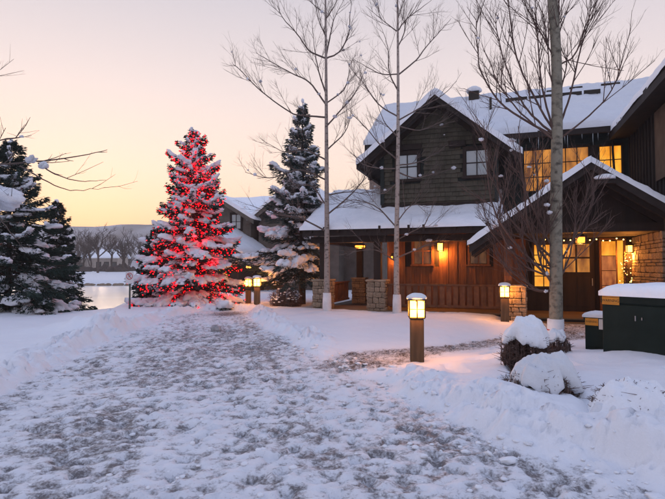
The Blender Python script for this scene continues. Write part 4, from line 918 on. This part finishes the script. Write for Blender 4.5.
# ------------------------------------------------------------------ shrubs
def shrub(name, label, x, y, rx, ry, h, seed, caps, n=260, tw='twig_brown', z=None, snow='snow', twig_r=.006):
    rr = random.Random(seed); t = thing(name, label, 'shrub', (x, y, gz(x, y) if z is None else z)); g = MB()
    for k in range(n):
        a = rr.random() * 6.28; q = rr.random() ** .5; e = np.array((rx * q * math.cos(a), ry * q * math.sin(a), h * (1 - .55 * q * q) * rr.uniform(.65, 1.0)))
        e[2] *= rr.choice((1, 1, .55, .3)); b = np.array((e[0] * .72, e[1] * .72, -.08)); m_ = (b + e) / 2 + np.array((e[0] * .18, e[1] * .18, 0)); pts = [b, m_, e]
        g.tube(pts, [twig_r * 1.3, twig_r, twig_r * .5], 3, cap=False)
        for j in range(4):
            s_ = rr.uniform(.4, 1); p = m_ + (e - m_) * s_; dd = np.array((rr.gauss(0, .1), rr.gauss(0, .1), rr.uniform(-.03, .12))) * h * 1.1
            g.tube([p, p + dd * .6, p + dd], [twig_r * .6, twig_r * .45, twig_r * .3], 3, cap=False)
    tag(g.obj('twigs', tw, t), kind='stuff')
    for i, (c, r, drop) in enumerate(caps):
        nr_, na = 22, 72; v = []; f = []
        for k in range(nr_ + 1):
            q = k / nr_
            for m_ in range(na):
                a = 6.2832 * m_ / na; ca, sa = math.cos(a), math.sin(a)
                e = 1 + q * q * .5 * (float(fbm(np.array(ca * 2.2 + seed + 7), np.array(sa * 2.2 + i), 3, seed)) - .45) * 2
                x_, y_ = r[0] * e * q * ca, r[1] * e * q * sa
                nz = float(fbm(np.array(x_ * 4 + seed), np.array(y_ * 4 + i), 4, seed + 3)) - .45; nz2 = float(fbm(np.array(x_ * 11 + seed), np.array(y_ * 11 + i), 3, seed + 5)) - .45
                v.append((c[0] + x_, c[1] + y_, c[2] + r[2] * math.sqrt(max(0, 1 - q ** 4)) - drop * q ** 2.4 + nz * .30 + nz2 * .12))
        for k in range(nr_):
            for m_ in range(na): f.append((k * na + m_, k * na + (m_ + 1) % na, (k + 1) * na + (m_ + 1) % na, (k + 1) * na + m_)[::-1])
        n0 = len(v); v += [(c[0] + (p[0] - c[0]) * .82, c[1] + (p[1] - c[1]) * .82, p[2] - .03) for p in v[nr_ * na:]]
        for m_ in range(na): f.append((nr_ * na + m_, nr_ * na + (m_ + 1) % na, n0 + (m_ + 1) % na, n0 + m_)[::-1])
        MB().add(v, f).obj('snow_cap', snow, t, True)
    return t
bx, by = G(545, 388, .22)
shrub('snowy_shrub', 'round snow capped shrub with dark twigs showing below, in front of the wrapped tree', bx, by + .1, .42, .38, .42, 5, [((0, -.03, .30), (.44, .38, .12), .20)], 520)
bx, by = G(527, 368, .25)
shrub('snowy_shrub', 'taller reddish twigged shrub with a snow dome behind the round one', bx - .02, by, .32, .28, .55, 6, [((.02, 0, .46), (.30, .28, .11), .16)], 420)
shrub('snowy_shrub', 'little twiggy snow dusted shrub at the wrapped foot of the stout aspen', 3.62, 8.2, .24, .22, .34, 7, [((0, 0, .25), (.16, .15, .06), .06)], 200)
bx, by = G(648, 415, .22)
shrub('snowy_shrub', 'low shrub buried white under lumpy snow in front of the large green cabinet', bx, by + .25, .36, .32, .36, 8, [((0, 0, .16), (.46, .36, .12), .26), ((.12, -.2, .10), (.30, .24, .10), .2), ((-.22, -.14, .06), (.26, .22, .10), .18)], 420)
bx, by = G(286, 309)
shrub('bare_shrub', 'twiggy snow dusted shrub between the lantern bollard and the stone pillar', bx, by, .62, .5, 1.0, 9, [], 420, twig_r=.007)
# dust of snow on that shrub's twigs
sb = [o for o in col.objects if o.name.startswith('bare_shrub')][0]; rr = random.Random(44); g = MB()
for k in range(150):
    a = rr.random() * 6.28; q = rr.random() ** .5; g.blob((.6 * q * math.cos(a), .48 * q * math.sin(a), rr.uniform(.25, .95) * (1 - .4 * q)), (.05 * rr.uniform(.4, 1.2), .05, .022), 1, .3, 2, k)
tag(g.obj('snow_dust', 'bough_snow', sb, True), kind='stuff')

# small loose things on the drive
bx, by = G(216, 331)
q = tag(MB().blob((0, 0, .03), (.13, .10, .10), 3, .4, 1.8, 3).obj('ice_block', 'metal_grey', None, True, (bx, by, gz(bx, by))), 'small grey frozen lump lying alone on the trodden drive', 'ice lump')
q.data.materials[0] = mat('dirty_ice', (0.22, 0.21, 0.22), .6, (0.38, 0.37, 0.38), 9, .4, 20)
rr = random.Random(71); g = MB()
for k in range(300):      # clods of ploughed snow
    if k < 190:
        i = rr.randrange(1, 9); a, b = drive[i], drive[i + 1]
    else:
        i = rr.randrange(13, 20); a, b = drive[i], drive[i + 1]
    s_ = rr.random(); p = a + (b - a) * s_ + np.array((rr.gauss(.05, .25), rr.gauss(.05, .22)))
    r = .012 + .045 * rr.random() ** 3; g.blob((p[0], p[1], gz(p[0], p[1]) + r * .25), (r * rr.uniform(.8, 1.4), r, r * .55), 1, .8, 2.2, k)
for k in range(160):
    px = rr.uniform(20, 520); py = rr.uniform(335, 498); p = G(px, py); r = .008 + .022 * rr.random() ** 2
    if sdpoly(np.array([p[0]]), np.array([p[1]]), drive)[0] < -.1: g.blob((p[0], p[1], gz(p[0], p[1]) + r * .2), (r * rr.uniform(.8, 1.5), r, r * .6), 1, .5, 1.6, k)
tag(g.obj('snow_clods', 'snow', None, True), 'loose clods of ploughed snow along the drive edges', 'snow clods', kind='stuff')

# ------------------------------------------------------------------ the far house
FH = thing('far_house', 'second snow roofed house with twin gables behind the spruces', 'house', (-6.4, 35.0, 0), -TH)
def fgable(cx, hw_, za, ze, y0, y1, wallm, seed, zb=0):
    MB().prism([(cx - hw_ + .5, zb), (cx + hw_ - .5, zb), (cx + hw_ - .5, ze + .5 * (za - ze) / hw_ - .1), (cx, za - .15), (cx - hw_ + .5, ze + .5 * (za - ze) / hw_ - .1)], y0 + .5, y1).obj('wall', wallm, FH)
    for sx in (-1, 1):
        q = [(cx, y0, za), (cx + sx * hw_, y0, ze), (cx + sx * hw_, y1, ze), (cx, y1, za)]
        rf = MB().slab(*(q[::1 if sx > 0 else -1]), .15).obj('roof', 'roofing', FH)
        MB().slab(*([(cx, y0 - .1, za), (cx + sx * hw_, y0 - .1, ze), (cx + sx * hw_, y0 - .01, ze), (cx, y0 - .01, za)][::1 if sx > 0 else -1]), .35).obj('rake_board', 'grey_siding', rf)
        if sx < 0: snow_slab('snow_cover', rf, (cx - hw_, y1, ze), (cx - hw_, y0 - .1, ze), (cx, y0 - .1, za), (cx, y1, za), .28, seed, n1=24, n2=14)
        else: snow_slab('snow_cover', rf, (cx + hw_, y0 - .1, ze), (cx + hw_, y1, ze), (cx, y1, za), (cx, y0 - .1, za), .28, seed + 1, n1=24, n2=14)
fgable(-1.1, 2.6, 6.45, 4.9, -1.0, 5, 'grey_siding', 61)
fgable(4.3, 3.4, 7.4, 4.9, -.6, 5, 'grey_siding', 63)
fgable(-.2, 2.5, 4.15, 2.55, -4.2, 0, 'dark_wood', 65)
MB().box(-3.2, 9.6, 1.0, 8.5, 0, 5.3).obj('wall', 'grey_siding', FH)
rf = MB().slab((-3.8, .4, 5.0), (10.2, .4, 5.0), (10.2, 5, 7.15), (-3.8, 5, 7.15), .15).slab((10.2, 9.2, 5.0), (-3.8, 9.2, 5.0), (-3.8, 5, 7.15), (10.2, 5, 7.15), .15).obj('roof', 'roofing', FH)
snow_slab('snow_cover', rf, (-3.8, .4, 5.0), (10.2, .4, 5.0), (10.2, 5, 7.15), (-3.8, 5, 7.15), .3, 67, n1=60, n2=20)
chm = MB().box(2.2, 3.0, 5.2, 6.0, 6.5, 8.0, .02).obj('chimney', 'plaster', FH); MB().blob((2.6, 5.6, 8.03), (.45, .45, .18), 2, .15, 1.5, 2, .2).obj('snow_cap', 'snow', chm, True)
window(FH, -.45, .25, 4.3, 5.3, -.52, 2, 2, 'cool_glass', frame='dark_wood', fr=.12)
window(FH, 3.6, 4.6, 4.0, 5.2, -.12, 2, 2, 'cool_glass', frame='dark_wood', fr=.12)
window(FH, .2, 1.1, .9, 2.2, -3.72, 2, 2, 'lit_yellow', fr=.08)
lp_ = PT(248, 266, 30.2)
t = lantern('wall_lantern', 'glowing amber lantern on the porch of the far house', (lp_[0], lp_[1], lp_[2] - .15), 'wall', 'sconce_glass', .16, .34)
lamp_light('bulb_light', t, (0, -.3, .1), 45, .1, (1, .45, .12))

# ------------------------------------------------------------------ far shore
def far_tree_mesh(seed):
    rr = random.Random(seed); g = MB()
    def grow(p, d, ln, r, lv):
        q = p + d * ln * .5 + np.array((rr.gauss(0, .05), rr.gauss(0, .05), 0)) * ln; e = p + d * ln
        g.tube([p, q, e], [r, r * .8, r * .6], 4 if lv < 2 else 3, cap=False)
        if lv >= 4: return
        for k in range(4 if lv else 6):
            dd = d * .8 + np.array((rr.gauss(0, .5), rr.gauss(0, .5), rr.uniform(0, .45))); dd /= np.linalg.norm(dd)
            s_ = rr.uniform(.35, 1); grow(p + (e - p) * s_, dd, ln * rr.uniform(.5, .75), r * .55, lv + 1)
    grow(np.zeros(3), np.array((0, 0, 1.)), 3.2, .16, 0); return g.mesh('branches', 'twig')
fm = [far_tree_mesh(q) for q in range(3)]
FT = ((98, 84, 1.35, 'broad bare tree alone on the snowy far shore, nearest the dark spruces'), (84, 92, 1.1, 'bare tree on the far shore before the pale house'), (112, 96, 1.15, 'bare tree on the far shore right of the pale house'), (124, 88, 1.0, 'slim bare tree on the far shore above the parking sign'),
      (74, 100, 1.2, 'bare tree on the far shore just right of the pointed spruce'), (138, 100, 1.2, 'bare tree on the far shore behind the short lit spruce'))
for k, (u, y, s_, lb) in enumerate(FT):
    x = (u - 332.5) / F * y; t = thing('far_tree', lb, 'tree', (x, y, gz(x, y)), k * 1.3, 'bare trees on the far shore'); o = link('branches', fm[k % 3], t); o.scale = (s_, s_, s_)
rr = random.Random(17); Vb = []; Fb = []
base = [np.array([v.co[:] for v in m_.vertices]) for m_ in fm]; bf = [[tuple(p.vertices) for p in m_.polygons] for m_ in fm]
g = MB(); 
for k in range(46):
    y = rr.uniform(105, 190); u = rr.uniform(-60, 330); x = (u - 332.5) / F * y; s_ = rr.uniform(.8, 1.5); i = k % 3; a = rr.random() * 6.28
    P = base[i] * s_; g.add(np.stack([P[:, 0] * math.cos(a) - P[:, 1] * math.sin(a) + x, P[:, 0] * math.sin(a) + P[:, 1] * math.cos(a) + y, P[:, 2] + .3], 1), bf[i])
tag(g.obj('far_wood', 'twig'), 'hazy belt of bare woodland beyond the far shore', 'woodland', kind='stuff')
g = MB()
for k in range(150):
    y = rr.uniform(88, 100); x = rr.uniform(-75, -8); r = rr.uniform(.5, 1.1); g.blob((x, y, .5 + r * .4), (r * 1.4, r, r * rr.uniform(.7, 1.3)), 2, .6, 2.5, k)
tag(g.obj('far_hedge', 'twig'), 'low dark scrub along the snowy far shore', 'scrub', kind='stuff')
g = MB()
for k in range(260):
    x = -42 + 30 * rr.random(); y = 61.5 + 5 * float(fbm(np.array(x * .05), np.array(3.3), 2, 4) - .45) + rr.uniform(-.3, .5); r = rr.uniform(.12, .35); g.blob((x, y, LAKE + .05), (r * 1.4, r, r * .8), 1, .3, 1.5, k)
tag(g.obj('shore_stones', 'stone'), 'line of dark stones along the far lake edge', 'stones', kind='stuff')
for (u, y, wd, hh, lb) in ((106, 118, 5.5, 4.2, 'pale house glimpsed behind the bare trees on the far shore'), (72, 135, 8, 4.5, 'wide low house behind the pointed spruce on the far shore')):
    x = (u - 332.5) / F * y; t = thing('far_shore_house', lb, 'house', (x, y, 0))
    wl_ = MB().box(-wd / 2, wd / 2, 0, 6, 0, hh).obj('wall', 'plaster', t)
    MB().slab((-wd / 2 - .5, -.5, hh), (wd / 2 + .5, -.5, hh), (wd / 2 + .5, 3, hh + 2), (-wd / 2 - .5, 3, hh + 2), .3).slab((wd / 2 + .5, 6.5, hh), (-wd / 2 - .5, 6.5, hh), (-wd / 2 - .5, 3, hh + 2), (wd / 2 + .5, 3, hh + 2), .3).obj('roof', 'snow', t)
    for k in range(3): window(t, -wd / 2 + .6 + k * wd / 3, -wd / 2 + 1.5 + k * wd / 3, 1.4, 2.9, -.02, 1, 2, 'dark_glass', fr=.12)
    dr = MB().box(wd / 2 - .95, wd / 2 - .2, -.06, 0, 0, 2.0).obj('door', 'dark_wood', t)

# ------------------------------------------------------------------ winter evening haze
hz = MB().box(-960, 960, -360, 1450, -6, 62).obj('haze', 'snow'); tag(hz, kind='stuff')
hm = bpy.data.materials.new('haze'); hm.use_nodes = True; hm.node_tree.nodes.clear()
vo = hm.node_tree.nodes.new('ShaderNodeVolumePrincipled'); vo.inputs['Color'].default_value = (0.95, 0.93, 0.92, 1); vo.inputs['Density'].default_value = 0.0010; vo.inputs['Anisotropy'].default_value = 0.3
ho_ = hm.node_tree.nodes.new('ShaderNodeOutputMaterial'); hm.node_tree.links.new(vo.outputs[0], ho_.inputs['Volume']); hz.data.materials[0] = hm
